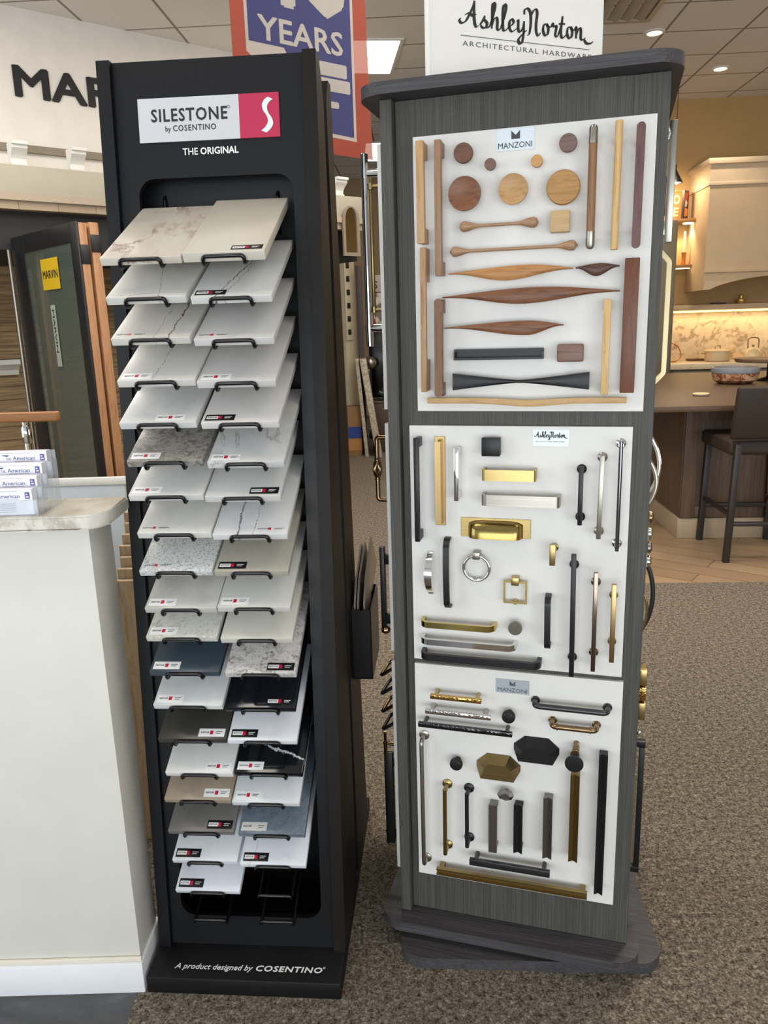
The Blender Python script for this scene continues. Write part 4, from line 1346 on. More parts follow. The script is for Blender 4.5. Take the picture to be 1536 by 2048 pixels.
bar_pull((.3535, .9972), (.3553, .7336), .0101, .009, M_dark, 'long upright black bar pull overhanging the middle board\'s bottom', GM, posts='disc', inset=.0305)
bar_pull((.3972, .9618), (.3976, .7493), .0090, .008, plain('bronze_nickel', '#85776a', .2, 1.0), 'upright brown nickel bar pull on round feet', GM, posts='disc', inset=.0295)
bar_pull((.4328, .9394), (.4333, .7730), .0099, .009, M_gold_z, 'upright gold bar pull at the middle board\'s lower right edge', GM, posts='disc', inset=.033, disc=.0085)

# ---- lower board: metal
def hammered(name, col):
    if name in MATS:
        return MATS[name]
    m, nt, b = newmat(name)
    b.inputs['Base Color'].default_value = lin(col); b.inputs['Metallic'].default_value = 1; b.inputs['Roughness'].default_value = .18
    vo = N(nt, 'ShaderNodeTexVoronoi', Scale=220.0)
    nt.links.new(coords(nt), vo.inputs['Vector'])
    bump(nt, b, vo.outputs['Distance'], .35, .002)
    MATS[name] = m
    return m
bar_pull((.0555, .6560), (.1688, .6560), .0100, .010, hammered('hammered_brass', '#c39c58'), 'short hammered brass pull at the lower board\'s top left', GL, posts='round', inset=.011, pr=.0045, pmat=M_gold)
bar_pull((.0438, .6193), (.1894, .6193), .0105, .010, hammered('hammered_nickel', '#c9c5bf'), 'hammered nickel pull below the hammered brass one', GL, posts='round', inset=.014, pr=.0050, pmat=M_nickel)
bar_pull((.0274, .5852), (.2356, .5852), .0110, .010, hammered('hammered_dark', '#505052'), 'long hammered dark pull, lowest of the three hammered ones', GL, posts='round', inset=.013, pr=.0045, pmat=M_graphite)
blk = [(.0122, .014), (.0144, .0165), (.0144, .024), (.0122, .0275), (.0100, .0285), (.0095, .0275), (.004, .0278), (0, .0285)]
knob(.2257, .6200, .0144, M_dark, 'black knob with ringed face beside the hammered pulls', GL, prof=blk)
bent_pull((.2745, .6560), (.4362, .6560), .0125, .0125, M_graphite, 'graphite round pull with rounded ends at the lower board\'s top right', GL, sect='round', r=.012, proj=.028, feet=.0095)
t = bent_pull((.3115, .6130), (.4153, .6130), .0125, .0125, M_bronze, 'bronze round pull with ringed ends below the graphite one', GL, sect='round', r=.012, proj=.028, feet=.0090)
for g in (-1, 1):
    MB().lathe([(.0062, 0), (.0076, .001), (.0076, .003), (.0062, .004)], (g * .034 - .002, -.028, 0), (1, 0, 0), 18, False).build('collar', M_bronze, t)
bent_pull((.0330, .5465), (.0338, .2155), .0098, .0098, M_nickel_z, 'very long slim grey rod pull down the lower board\'s left edge', GL, sect='round', r=.012, proj=.03, feet=.0115, name='rod_pull')
def hex_cup(u, v, hw, hh, mat, label):
    t = hroot('faceted_cup_pull', u, v, label, 'cabinet pull', GL)
    m = MB(); b = m.bm
    outer = [(-hw, -.010), (-hw, .004), (-hw * .52, hh), (hw * .52, hh), (hw, .004), (hw, -.010)]
    front = [(-hw * .80, -hh), (-hw * .62, .002), (-hw * .40, hh * .55), (hw * .40, hh * .55), (hw * .62, .002), (hw * .80, -hh)]
    bo = [b.verts.new((x, -.0015, z)) for x, z in outer]
    ff = [b.verts.new((x * .94, -.027, z * .94)) for x, z in front]
    for i in range(5):
        b.faces.new((bo[i], bo[i + 1], ff[i + 1], ff[i]))
    b.faces.new(ff)
    bi = [b.verts.new((x * .95, -.0015, z * .93)) for x, z in outer]
    fi = [b.verts.new((x * .88, -.025, z * .9)) for x, z in front]
    for i in range(5):
        b.faces.new((bi[i + 1], bi[i], fi[i], fi[i + 1])); b.faces.new((bo[i + 1], bo[i], bi[i], bi[i + 1]))
    b.faces.new(fi[::-1])
    for i in (0, 5):
        b.faces.new((bo[i], ff[i], fi[i], bi[i]))
    b.faces.new((ff[0], ff[5], fi[5], fi[0]))
    m.build('cup', mat, t, sharp=15)
    for g in (-1, 1):
        MB().cyl((g * hw * .6, 0, -.002), (g * hw * .6, -.014, -.002), .0035, seg=12).build('post', mat, t)
hex_cup(.2846, .5430, .0490, .0250, M_dark, 'faceted matte black cup pull')
hex_cup(.2018, .4896, .0488, .0255, M_antique, 'faceted antique brass cup pull')
knob(.1100, .4896, .0145, M_dark, 'black knob left of the brass cup pull', GL, prof=blk)
t = hroot('knob', .3689, .5650, 'tiny bronze peg knob with a ring above the flared black knob', 'cabinet knob', GL)
MB().lathe([(.006, 0), (.006, .010), (.0045, .011), (.0045, .013), (.0075, .014), (.0075, .034), (.0065, .0355), (0, .036)], (0, 0, 0), (0, -1, -.15), 22).build('peg', M_bronze, t)
knob(.3666, .5355, .0194, M_dark, 'flared black trumpet knob under the tiny peg knob', GL, prof=[(.009, .004), (.0075, .014), (.009, .022), (.016, .031), (.0194, .0345), (.0194, .037), (.017, .0375), (0, .036)])
def vbar(A, B, w, mat, label, proj=.030, notch=True):
    """wide upright bar whose shaped section gives notched ends"""
    A, B = V(A[0], 0, A[1]), V(B[0], 0, B[1])
    c = (A + B) / 2; h = (B - A).length / 2
    root = hroot('notched_pull', c.x, c.z, label, 'cabinet pull', GL)
    hw = w / 2
    prof = [(-hw, proj - .009), (-hw, proj), (0, proj - .0065), (hw, proj), (hw, proj - .009), (0, proj - .0145)] if notch else [(-hw, proj - .008), (-hw, proj), (hw, proj), (hw, proj - .008)]
    m = MB().prism(prof, (1, 0, 0), (0, -1, 0), (0, 0, 1), (0, 0, 0), -h, h)
    m.build('bar', mat, root, sharp=15)
    for g in (-1, 1):
        MB().box((-hw * .96, -proj + .0115, g * (h - .008) - .004), (hw * .96, 0, g * (h - .008) + .004), .001).build('post', mat, root)
vbar((.4250, .5590), (.4270, .2176), .0182, M_dark, 'tall wide black notched pull at the lower board\'s right edge')
vbar((.3692, .5022), (.3700, .2901), .0193, M_antique_z, 'tall antique brass notched pull')
vbar((.3136, .4386), (.3140, .2878), .0196, M_pewter, 'pewter grey notched pull right of the short black one')
vbar((.2494, .4103), (.2497, .2901), .0192, M_dark, 'short black notched pull in the lower board\'s middle')
vbar((.1935, .4036), (.1937, .2832), .0188, M_pewter, 'short flat pewter grey pull left of the short black one', notch=False)
t = hroot('knob', .2205, .4284, 'small faceted oval nickel knob', 'cabinet knob', GL)
m = MB().lathe([(.0045, 0), (.0045, .012), (.012, .013), (.0184, .019), (.0184, .022), (.010, .0275), (0, .0275)], (0, 0, 0), (0, -1, 0), 8)
bmesh.ops.scale(m.bm, vec=(1, 1, .75), verts=m.bm.verts)
m.build('head', M_pewter, t, sharp=10)
bar_pull((.0855, .4300), (.0850, .2598), .0094, .009, M_antique_z, 'upright antique brass rod pull on round feet', GL, sect='round', posts='disc', inset=.0055, disc=.0114, pmat=M_antique)
bar_pull((.1356, .4270), (.1358, .2883), .0092, .009, M_dark, 'upright black rod pull on round feet beside the brass one', GL, sect='round', posts='disc', inset=.0055, disc=.0116)
bar_pull((.1413, .2538), (.3216, .2538), .0160, .010, M_graphite, 'level dark bar pull above the long brass channel', GL, posts='round', inset=.014, pr=.005)
t = hroot('channel_pull', .2329, .2097, 'long level brass channel pull along the bottom of the lower board', 'cabinet pull', GL)
prof = [(.022, -.0083), (.032, -.0083), (.032, -.0045), (.026, -.0045), (.026, .0045), (.032, .0045), (.032, .0083), (.022, .0083)]
MB().prism(prof, (0, -1, 0), (0, 0, 1), (1, 0, 0), (0, 0, 0), -.1699, .1699).build('channel', M_antique, t, sharp=15)
for g in (-1, 1):
    MB().box((g * .160 - .006, -.0225, -.006), (g * .160 + .006, 0, .006), .001).build('post', M_antique, t)

# ---- pulls on the two side boards, seen in profile
def side_M(side, n, z):
    """local x along the side board, -y out of it"""
    u = -.0492 if side == 'l' else .4832
    ang = BY - PI / 2 if side == 'l' else BY + PI / 2
    return Matrix.Translation(bw(u, z, -n)) @ Matrix.Rotation(ang, 4, 'Z')
GSL, GSR = 'pulls on the left side boards', 'pulls on the right side boards'
def sroot(name, side, n, z, label, cat='cabinet pull'):
    return hroot(name, 0, 0, label, cat, GSL if side == 'l' else GSR, side_M(side, n, z))
# left
t = sroot('towel_bar', 'l', .14, 1.605, 'large polished nickel towel bar on the left side of the tower')
MB().lathe([(0, 0), (.007, 0), (.008, .001), (.008, .399), (.007, .4), (0, .4)], (0, -.060, -.2), (0, 0, 1), 20).build('bar', M_chrome, t)
for g in (-1, 1):
    MB().cyl((0, -.0005, g * .160), (0, -.055, g * .160), .0085).build('post', M_chrome, t)
    MB().lathe([(.0095, 0), (.0095, .016)], (0, -.060, g * .160 - .008), (0, 0, 1), 20).build('collar', M_chrome, t)
t = sroot('thin_rod_pull', 'l', .07, 1.605, 'thin polished brass rod pull behind the nickel towel bar')
MB().lathe([(0, 0), (.0025, 0), (.0025, .012), (.004, .014), (.004, .266), (.0025, .268), (.0025, .28), (0, .28)], (0, -.027, -.14), (0, 0, 1), 16).build('rod', M_antique, t)
for g in (-1, 1):
    MB().lathe([(.006, 0), (.006, .012)], (0, -.027, g * .122 - .006), (0, 0, 1), 16).build('collar', M_antique, t)
    MB().cyl((0, -.0005, g * .122), (0, -.024, g * .122), .004, seg=14).build('post', M_antique, t)
t = sroot('fluted_pull', 'l', .14, 1.128, 'fluted bronze appliance pull on the left side')
rb = .008
MB().tube(fillet([(0, -.0005, .073), (0, -.052, .073), (0, -.052, -.073), (0, -.0005, -.073)], .007, 4), .0055, 14).build('bar', M_bronze, t)
m = MB(); prof = [(.0068, 0), (.0068, .003), (.0056, .005), (.0068, .009), (.0085, .013), (.0105, .026), (.0085, .041), (.0068, .045), (.0056, .049), (.0068, .051), (.0068, .054)]
m.lathe(prof, (0, -.052, -.027), (0, 0, 1), 40)
for v in m.bm.verts:
    d = V(v.co.x, v.co.y + .052, 0)
    if .012 < v.co.z + .027 < .042:
        a = math.atan2(d.y, d.x); k = 1 + .07 * math.cos(20 * a)
        v.co.x *= k; v.co.y = -.052 + d.y * k
m.build('fluted_grip', M_bronze, t, sharp=60)
t = sroot('flat_bar_pull', 'l', .14, .835, 'square black bar pull on the left side')
MB().box((-.0075, -.052, -.105), (.0075, -.041, .105), .001).build('bar', M_dark, t)
for g in (-1, 1):
    MB().box((-.006, -.0415, g * .075 - .012), (.006, -.0005, g * .075 + .012), .001).build('post', M_dark, t)
t = sroot('drop_pull', 'l', .13, .7400, 'tiny bronze drop pull at the gap between left side boards', 'cabinet knob')
MB().lathe([(.006, 0), (.004, .008), (.004, .03), (.008, .033), (.010, .042), (.006, .05), (0, .051)], (0, -.0005, 0), (0, -1, -.15), 20).build('drop', M_bronze, t)
for k, (z, mt, lb) in enumerate(((.638, M_bronze, 'uppermost bronze bail pull of the left side stack'), (.590, M_graphite, 'second bail pull of the left side stack'), (.542, M_bronze, 'third bail pull of the left side stack'), (.495, M_dark, 'lowest dark bail pull of the left side stack'))):
    t = sroot('bail_pull', 'l', .13, z, lb)
    w_ = .042
    MB().tube(fillet([(-w_, -.012, .018), (-w_ * .9, -.046, -.008), (w_ * .9, -.046, -.008), (w_, -.012, .018)], .012, 4), .0042, 10).build('bail', mt, t)
    for g in (-1, 1):
        MB().lathe([(.009, 0), (.009, .003), (.005, .005), (.005, .015)], (g * w_, -.0005, .018), (0, -1, 0), 16).build('rosette', mt, t)
t = sroot('rod_pull', 'l', .14, .300, 'long bronze rod pull low on the left side')
MB().lathe([(0, 0), (.0045, 0), (.0045, .03), (.006, .031), (.006, .036), (.0045, .037), (.0045, .285), (.006, .286), (.006, .291), (.0035, .293), (.0035, .32), (0, .32)], (0, -.054, -.165), (0, 0, 1), 16).build('rod', M_bronze, t)
for g in (-.13, .122):
    MB().cyl((0, -.0005, g), (0, -.050, g), .004, seg=14).build('post', M_bronze, t)
t = sroot('flat_bar_pull', 'l', .095, .300, 'wide black bar pull behind the bronze rod on the left side')
MB().box((-.008, -.040, -.125), (.008, -.022, .125), .001).build('bar', M_dark, t)
for g in (-1, 1):
    MB().box((-.006, -.0225, g * .1 - .008), (.006, -.0005, g * .1 + .008), .001).build('post', M_dark, t)
# right
t = sroot('appliance_pull', 'r', .11, 1.697, 'wide satin nickel appliance pull high on the right side')
MB().box((-.010, -.030, -.108), (.010, -.016, .108), .002).build('bar', M_nickel_z, t)
for g in (-1, 1):
    MB().box((-.009, -.0165, g * .085 - .010), (.009, -.0005, g * .085 + .010), .001).build('post', M_nickel_z, t)
t = sroot('knob', 'r', .065, 1.768, 'small nickel scroll knob in front of the nickel appliance pull', 'cabinet knob')
MB().tube([V(0, -.0005, .02), V(0, -.010, .02), V(0, -.014, .008), V(0, -.009, -.004), V(0, -.004, -.014)], .003, 10).build('scroll', M_chrome, t)
t = sroot('slim_pull', 'r', .065, 1.668, 'slim black pull in front of the nickel appliance pull')
MB().box((-.004, -.013, -.035), (.004, -.007, .035), .001).build('bar', M_dark, t)
for g in (-1, 1):
    MB().cyl((0, -.0005, g * .028), (0, -.0075, g * .028), .0028, seg=12).build('post', M_dark, t)
t = sroot('appliance_pull', 'r', .11, 1.448, 'champagne gold appliance pull with angled ends on the right side')
path = [(0, -.0005, .128), (0, -.008, .128), (0, -.028, .106), (0, -.028, -.106), (0, -.008, -.128), (0, -.0005, -.128)]
MB().sweep(fillet(path, .004, 3), rect(.0075, .0045), side=(1, 0, 0)).build('bar', plain('champagne_metal', '#ab9d7b', .4, 1.0), t)
for k, (z, n_, h_, pj, mt, lb) in enumerate(((1.148, .13, .068, .026, M_chrome, 'large chrome arched pull on the right side'), (1.122, .08, .050, .019, M_nickel, 'smaller nickel arched pull in front of the large chrome arch'))):
    t = sroot('arched_pull', 'r', n_, z, lb)
    path = [V(0, -.0055 - pj * math.sin(PI * q / 20) ** .75, -h_ + 2 * h_ * q / 20) for q in range(21)]
    MB().tube(path, .0045, 12).build('arch', mt, t)
    for g in (-1, 1):
        MB().lathe([(.008, 0), (.008, .003), (.005, .005)], (0, -.0003, g * h_), (0, -1, 0), 18).build('rosette', mt, t)
for z, mt, lb in ((1.050, M_bronze, 'small bronze ball knob above the ornate silver ones, right side'), (1.015, M_chrome, 'chrome swirl knob under the bronze ball knob, right side'), (.985, M_pewter, 'pewter ornate knob on the right side'), (.955, M_chrome, 'lowest chrome ornate knob above the black arched pull, right side')):
    t = sroot('knob', 'r', .085, z, lb, 'cabinet knob')
    MB().lathe([(.006, 0), (.005, .005), (.008, .009), (.0135, .014), (.0125, .019), (.007, .0225), (0, .0235)], (0, -.0005, 0), (0, -1, 0), 20).build('head', mt, t)
t = sroot('arched_pull', 'r', .12, .868, 'black arched pull low on the right side')
path = [V(0, -.0058 - .026 * math.sin(PI * q / 20) ** .6, -.082 + .164 * q / 20) for q in range(21)]
MB().tube(path, .005, 12).build('arch', M_dark, t)
for g in (-1, 1):
    MB().lathe([(.008, 0), (.008, .003), (.005, .005)], (0, -.0003, g * .082), (0, -1, 0), 18).build('rosette', M_dark, t)
t = sroot('arched_pull', 'r', .075, .845, 'slim champagne arched pull in front of the black arched one')
path = [V(0, -.0042 - .015 * math.sin(PI * q / 16) ** .6, -.05 + .1 * q / 16) for q in range(17)]
MB().tube(path, .003, 10).build('arch', M_bronze, t)
for z, mt, h_, lb in ((.690, M_gold, .018, 'upper gold square knob on the right side'), (.652, hammered('hammered_brass', '#c39c58'), .016, 'sparkling hammered gold knob on the right side'), (.612, M_gold, .020, 'lower larger gold square knob on the right side')):
    t = sroot('knob', 'r', .10, z, lb, 'cabinet knob')
    MB().box((-h_, -.027, -h_), (h_, -.010, h_), .0015).build('head', mt, t)
    MB().cyl((0, -.0005, 0), (0, -.0105, 0), .006, seg=16).build('stem', mt, t)
t = sroot('knob', 'r', .08, .562, 'small chrome peg knob under the gold square knobs', 'cabinet knob')
MB().lathe([(.005, 0), (.004, .006), (.007, .010), (.007, .016), (.004, .019), (0, .0195)], (0, -.0005, 0), (0, -1, 0), 18).build('head', M_chrome, t)
t = sroot('appliance_pull', 'r', .12, .352, 'long black appliance pull low on the right side')
MB().box((-.0075, -.033, -.155), (.0075, -.020, .155), .0012).build('bar', M_dark, t)
for g in (-1, 1):
    MB().box((-.0075, -.0335, g * .163 - .0075), (.0075, -.0005, g * .163 + .0075), .001).build('end_bracket', M_dark, t)
t = sroot('slim_pull', 'r', .075, .352, 'slim champagne rod pull in front of the long black appliance pull')
MB().cyl((0, -.012, -.11), (0, -.012, .11), .004, seg=14).build('rod', plain('champagne_metal', '#ab9d7b', .4, 1.0), t)
for g in (-1, 1):
    MB().lathe([(.0055, 0), (.0035, .003), (.0035, .011)], (0, -.0005, g * .09), (0, -1, 0), 14).build('post', M_chrome, t)

# ------------------------------------------------------------------ hanging banner
M_ban_red = plain('banner_red', '#ae5a4a', .6, spec=.2)
M_ban_blue = plain('banner_blue', '#5d5e94', .6, spec=.2)
M_ban_white = plain('banner_white', '#dcd6cf', .6, spec=.2)
for mm in (M_ban_red, M_ban_blue, M_ban_white):          # thin translucent film
    nt = mm.node_tree; bs = nt.nodes['Principled BSDF']
    bs.inputs['Transmission Weight'].default_value = .0
    tr = nt.nodes.new('ShaderNodeBsdfTranslucent'); tp = nt.nodes.new('ShaderNodeBsdfTransparent')
    nt.links.new(bs.inputs['Base Color'].links[0].from_socket, tr.inputs['Color'])
    m1 = nt.nodes.new('ShaderNodeMixShader'); m1.inputs[0].default_value = .45
    nt.links.new(bs.outputs[0], m1.inputs[1]); nt.links.new(tr.outputs[0], m1.inputs[2])
    m2 = nt.nodes.new('ShaderNodeMixShader'); m2.inputs[0].default_value = .16
    nt.links.new(m1.outputs[0], m2.inputs[1]); nt.links.new(tp.outputs[0], m2.inputs[2])
    nt.links.new(m2.outputs[0], nt.nodes['Material Output'].inputs['Surface'])
bn = empty('hanging_banner', (-.3, 3.0, 2.08), R(37), 'red bordered blue hanging banner with large white number and the word YEARS', 'banner')
def quad(m, x0, x1, z0, z1, y, th=.0006):
    m.box((x0, y - th, z0), (x1, y, z1))
HB = .95
m = MB()
m.prism([(-.2, 0), (.372, -.01), (.345, HB), (-.2, HB)], (1, 0, 0), (0, 0, 1), (0, -1, 0), (0, 0, 0), 0, .001)
m.build('banner_film', M_ban_red, bn)
m = MB()
m.prism([(-.148, .285), (.17, .052), (.298, .046), (.298, HB - .06), (-.148, HB - .06)], (1, 0, 0), (0, 0, 1), (0, -1, 0), (0, -.0012, 0), 0, .0006)
m.mat(1).prism([(-.136, .318), (.0, .318), (.16, .066), (.286, .060), (.286, HB - .072), (-.136, HB - .072)], (1, 0, 0), (0, 0, 1), (0, -1, 0), (0, -.002, 0), 0, .0006)
m.mat(0).text('YEARS', V(-.098, -.0028, .330), EX, EZ, height=.078, width=.345, thick=.0006, bold=.02)
m.text('40', V(-.11, -.0028, .455), EX, EZ, height=.30, width=.38, thick=.0006, bold=.028)
for z0, z1, xa, xb, rr in ((.255, .300, .10, .262, .006), (.205, .248, .115, .275, .006), (.150, .172, .15, .222, .008)):
    m.prism(rrect(xa, xb, z0, z1, rr, 4), (1, 0, 0), (0, 0, 1), (0, -1, 0), (0, -.0028, 0), 0, .0006)
m.build('printed_field', [M_ban_white, M_ban_blue], bn)
for x in (-.19, .335):
    MB().cyl((x, -.0005, HB - .005), (x, -.0005, CEIL - 2.0805), .0012, seg=6).build('hanging_wire', M_nickel, bn)
    MB().lathe([(.004, 0), (.008, 0), (.008, .0015), (.004, .0015)], (x, -.0012, HB - .02), (0, -1, 0), 16, False).build('eyelet', M_gold, bn)

# ------------------------------------------------------------------ door samples under the beam, seen at the left
DD, DN = V(-.7, .714, 0), V(.714, .7, 0)
DP = V(-1.765, 4.848, 0)
def dbox(m, t0, t1, n0, n1, z0, z1, bev=.002):
    c = DD * (t0 + t1) / 2 + DN * (n0 + n1) / 2
    return m.obox(V(c.x, c.y, (z0 + z1) / 2), DD * (t1 - t0) / 2, DN * (n1 - n0) / 2, V(0, 0, (z1 - z0) / 2), bev)
M_door_black = plain('door_black', '#17171a', .4)
M_door_wood = wood('door_fir', '#9a6a44', '#c0916a', 'z', scale=.4)
M_dglass = glassy('door_glass', '#5b675f', .40, .05)
dr = empty('door_sample', DP, 0, 'black framed glass door sample with a yellow sticker standing open at the left', 'door')
m = MB(); dbox(m, 0, .10, 0, .016, .16, 2.1); m.build('stile', M_door_black, dr)
m = MB(); dbox(m, .82, 1.03, 0, .016, .16, 2.1); m.build('stile', M_door_black, dr)
m = MB(); dbox(m, .1005, .8195, 0, .016, 1.99, 2.1); m.build('top_rail', M_door_black, dr)
m = MB(); dbox(m, .1005, .8195, 0, .016, .16, .3); m.build('bottom_rail', M_door_black, dr)
m = MB(); dbox(m, 0, .10, .0165, .065, .16, 2.095); m.build('wood_stile', M_door_wood, dr)
m = MB(); dbox(m, .1005, 1.03, .0165, .065, 2.0, 2.095); m.build('wood_rail', M_door_wood, dr)
m = MB(); dbox(m, .1005, .8195, .006, .011, .3005, 1.9895, 0); m.build('glass', M_dglass, dr)
m = MB(); dbox(m, -.006, -.0005, .012, .07, 1.86, 1.97); m.build('corner_bracket', M_door_black, dr)
m = MB()
dbox(m, .31, .575, -.0012, -.0002, 1.735, 1.925, 0)
m.mat(1).text('MARVIN', DD * .555 + DN * -.0013 + V(0, 0, 1.805), -DD, (0, 0, 1), height=.05, width=.225, bold=.02)
m.build('door_sticker', [plain('sticker_yellow', '#c9a81c', .5), M_ink], dr)
m = MB()
dbox(m, .43, .50, -.0012, -.0002, 1.25, 1.64, 0)
m.mat(1).text('MARVIN', DD * .481 + DN * -.0013 + V(0, 0, 1.61), (0, 0, -1), -DD, height=.026, width=.27, bold=.02)
m.build('door_sticker', [plain('sticker_pale', '#9aa396', .5), M_ink], dr)
d2 = empty('door_sample', DP + DN * .085, 0, 'second wooden door sample close behind the black framed one', 'door')
m = MB(); dbox(m, 0, .10, 0, .055, .16, 2.1); m.build('stile', M_door_wood, d2)
m = MB(); dbox(m, .85, .95, 0, .055, .16, 2.1); m.build('stile', M_door_wood, d2)
m = MB(); dbox(m, .1005, .8495, 0, .055, 2.0, 2.1); m.build('top_rail', M_door_wood, d2)
m = MB(); dbox(m, .1005, .8495, 0, .055, .16, .36); m.build('bottom_rail', M_door_wood, d2)
m = MB(); dbox(m, .1005, .8495, .024, .030, .3605, 1.9995, 0); m.build('glass', M_dglass, d2)
m = MB(); dbox(m, -.006, -.0005, -.004, .058, 1.93, 2.03); m.build('corner_bracket', M_door_black, d2)
MBD = MB(); c = DD * .5 + DN * .06
MBD.obox(V(DP.x + c.x, DP.y + c.y, .0795), DD * .56, DN * .16, V(0, 0, .0792), .004)
tag(MBD.build('door_display_base', M_door_black), 'low black base carrying the two door samples', 'display base')
rd = DP + DD * 1.09
tag(MB().cyl((rd.x, rd.y, .0005), (rd.x, rd.y, 2.1), .014).build('metal_post', M_nickel_z), 'slim upright metal post beside the black framed door sample', 'post')
lp = empty('low_panel', (-1.72, 4.42, .0005), 0, 'low pale grey panel with a white cap strip standing before the glass door', 'panel')
MB().box((-.28, -.012, 0), (.225, .012, .60), .002).build('panel_board', plain('panel_grey', '#aeb8bf', .4), lp)
MB().box((-.29, -.016, .6005), (.235, .016, .645), .003).build('cap_strip', plain('rail_white', '#d9dbd8', .4), lp)
# wooden rail on a chrome stand
rs = empty('rail_stand', (-1.19, 2.6, 0), 0, 'wooden rail on a chrome stand behind the business cards', 'stand')
MB().box((-.42, -.015, 1.172), (.115, .015, 1.204), .006, 3).build('wooden_rail', wood('rail_wood', '#8c5b34', '#b17c4d', 'x'), rs)
MB().cyl((0, 0, .012), (0, 0, 1.1715), .011).build('post', M_chrome, rs)
MB().lathe([(.014, 0), (.017, .01), (.017, .05), (.013, .06)], (0, 0, 1.10), (0, 0, 1), 20, False).build('collar', M_chrome, rs)
MB().cyl((-.42, -.012, 1.072), (.075, -.012, 1.072), .0045).build('wire_rail', M_nickel, rs)
MB().lathe([(.13, 0), (.13, .008), (.02, .0125)], (0, 0, .0003), (0, 0, 1), 28).build('foot_plate', M_chrome, rs)
# small white bracket on the siding at the photo's left edge
m = MB()
prof = [(0, 0), (.03, .0), (.05, .04), (.09, .07), (.13, .09), (.13, .13), (0, .13)]
m.prism(prof, Wm, V(0, 0, 1), We, wp(-.35, -.962, 1.13), 0, .37)
tag(m.build('wall_bracket', M_white_paint, sharp=25), 'small white bracket on the tan siding at the far left', 'bracket')
# bundle of profile boards
for k in range(7):
    x = -.735 + .003 * (k % 3)
    o = MB().box((x, 2.0 + .022 * k, .0004), (x + .075 - .004 * (k % 2), 2.016 + .022 * k, .80 + .0265 * k), .0015, 1).build('profile_board', wood('profile_wood', '#8c7860', '#c1aa8a', 'z', scale=.5))
    tag(o, ['frontmost and shortest profile board of the bundle between counter and tower', 'second profile board from the front of the bundle', 'third profile board from the front of the bundle', 'middle profile board of the bundle between counter and tower',
            'third profile board from the back of the bundle', 'second tallest profile board in the bundle', 'rearmost and tallest profile board of the bundle'][k], 'board', 'profile boards in the bundle')

# ------------------------------------------------------------------ things seen between the two towers
WA = math.atan2(We.y, We.x)
m = MB().obox(V(-.345, 9.15, 1.17), We * .075, Wm * .05, V(0, 0, 1.17), .003)
structure(m.build('trim_4', plain('post_cream', '#c3b79b', .6)))
hs = empty('hardware_strip', V(-.335, 9.09, 0), WA, 'narrow cream sample strip with dark hinges between the two towers', 'sample board')
MB().box((-.05, -.018, 1.30), (.035, -.006, 2.26), .002).build('strip_board', plain('strip_cream', '#cfc3a6', .55), hs)
for k in range(6):
    z = 1.36 + k * .145
    MB().box((-.03, -.030, z), (.012, -.0182, z + .06), .003).build('hinge', M_graphite, hs)
m = MB().obox(V(-.205, 9.0, 1.05), V(.033, 0, 0), V(0, .04, 0), V(0, 0, 1.05), .003)
structure(m.build('trim_5', plain('jamb_dark', '#3a2b2c', .5)))
am = empty('arched_mirror', wp(2.57, .5155, 2.06), WA, 'grey arched mirror frame hung on the beam between the two towers', 'mirror')
arch = [(-.09, 0), (-.09, .30)] + [(-.09 * math.cos(PI * k / 12) , .30 + .12 * math.sin(PI * k / 12)) for k in range(1, 12)] + [(.09, .30), (.09, 0)]
inn = [(x * .72, .03 + z * .9) for x, z in arch]
MB().prism(arch, (1, 0, 0), (0, 0, 1), (0, -1, 0), (0, 0, 0), 0, .02, holes=[inn]).build('mirror_frame', plain('mirror_frame_grey', '#8d8373', .4), am)
MB().prism(inn, (1, 0, 0), (0, 0, 1), (0, -1, 0), (0, 0, 0), .002, .008).build('mirror_glass', plain('mirror_silver', '#b9b2a2', .05, 1.0), am)
bx = empty('cardboard_box', (-.30, 8.98, .0004), R(4), 'brown cardboard box with blue tape on the floor between the towers', 'box')
MB().box((-.09, -.1, 0), (.062, .1, .56), .002).build('carton', plain('cardboard', '#8a673f', .7, var=.06), bx)
MB().box((-.091, -.1012, .20), (.063, -.1002, .33)).build('tape', plain('blue_tape', '#17357f', .5), bx)
MB().box((-.091, -.1012, .06), (.063, -.1002, .19)).build('label_patch', plain('ochre_patch', '#a5743a', .6), bx)
M_slabA = stone('leaning_slab', '#c8bda6', '#978a74', '#5d554a', 'mottled', 2.0)
for k, (xt, xb, y, th, lb) in enumerate(((-.250, -.172, 8.90, .014, 'thin pale stone slab leaning between the two towers'), (-.185, -.032, 8.84, .030, 'thick veined stone slab leaning beside the thin pale one'))):
    dx = xb - xt
    L = 1.10
    m = MB().obox(V((xt + xb) / 2, y, .012 + L / 2), V(th + .006, 0, 0), V(0, .16, 0), V(-dx / 2, 0, L / 2), .003)
    lowest = min(v.co.z for v in m.bm.verts)
    bmesh.ops.translate(m.bm, verts=m.bm.verts, vec=(0, 0, .0005 - lowest))
    tag(m.build('stone_slab', M_slabA), lb, 'stone slab', 'leaning slabs')
ck = empty('dark_cabinet', (.06, 9.25, .0004), 0, 'low black cabinet behind the gap between the two towers', 'cabinet')
MB().box((-.165, -.18, 0), (.5, .22, .575), .004).build('carcass', plain('cabinet_brown', '#4b3a2e', .5), ck)
MB().box((-.175, -.19, .5755), (.51, .23, .60), .004).build('cabinet_top', plain('cabinet_top_grey', '#5b5148', .4), ck)
tv = empty('black_panel', (.07, 9.30, .6008), 0, 'upright black display panel on the low cabinet between the towers', 'panel')
MB().box((-.19, -.01, .02), (.3, .03, .80), .004).build('screen', plain('screen_black', '#050506', .2), tv)
MB().box((-.05, -.06, 0), (.2, .08, .02), .003).build('stand', M_dark, tv)
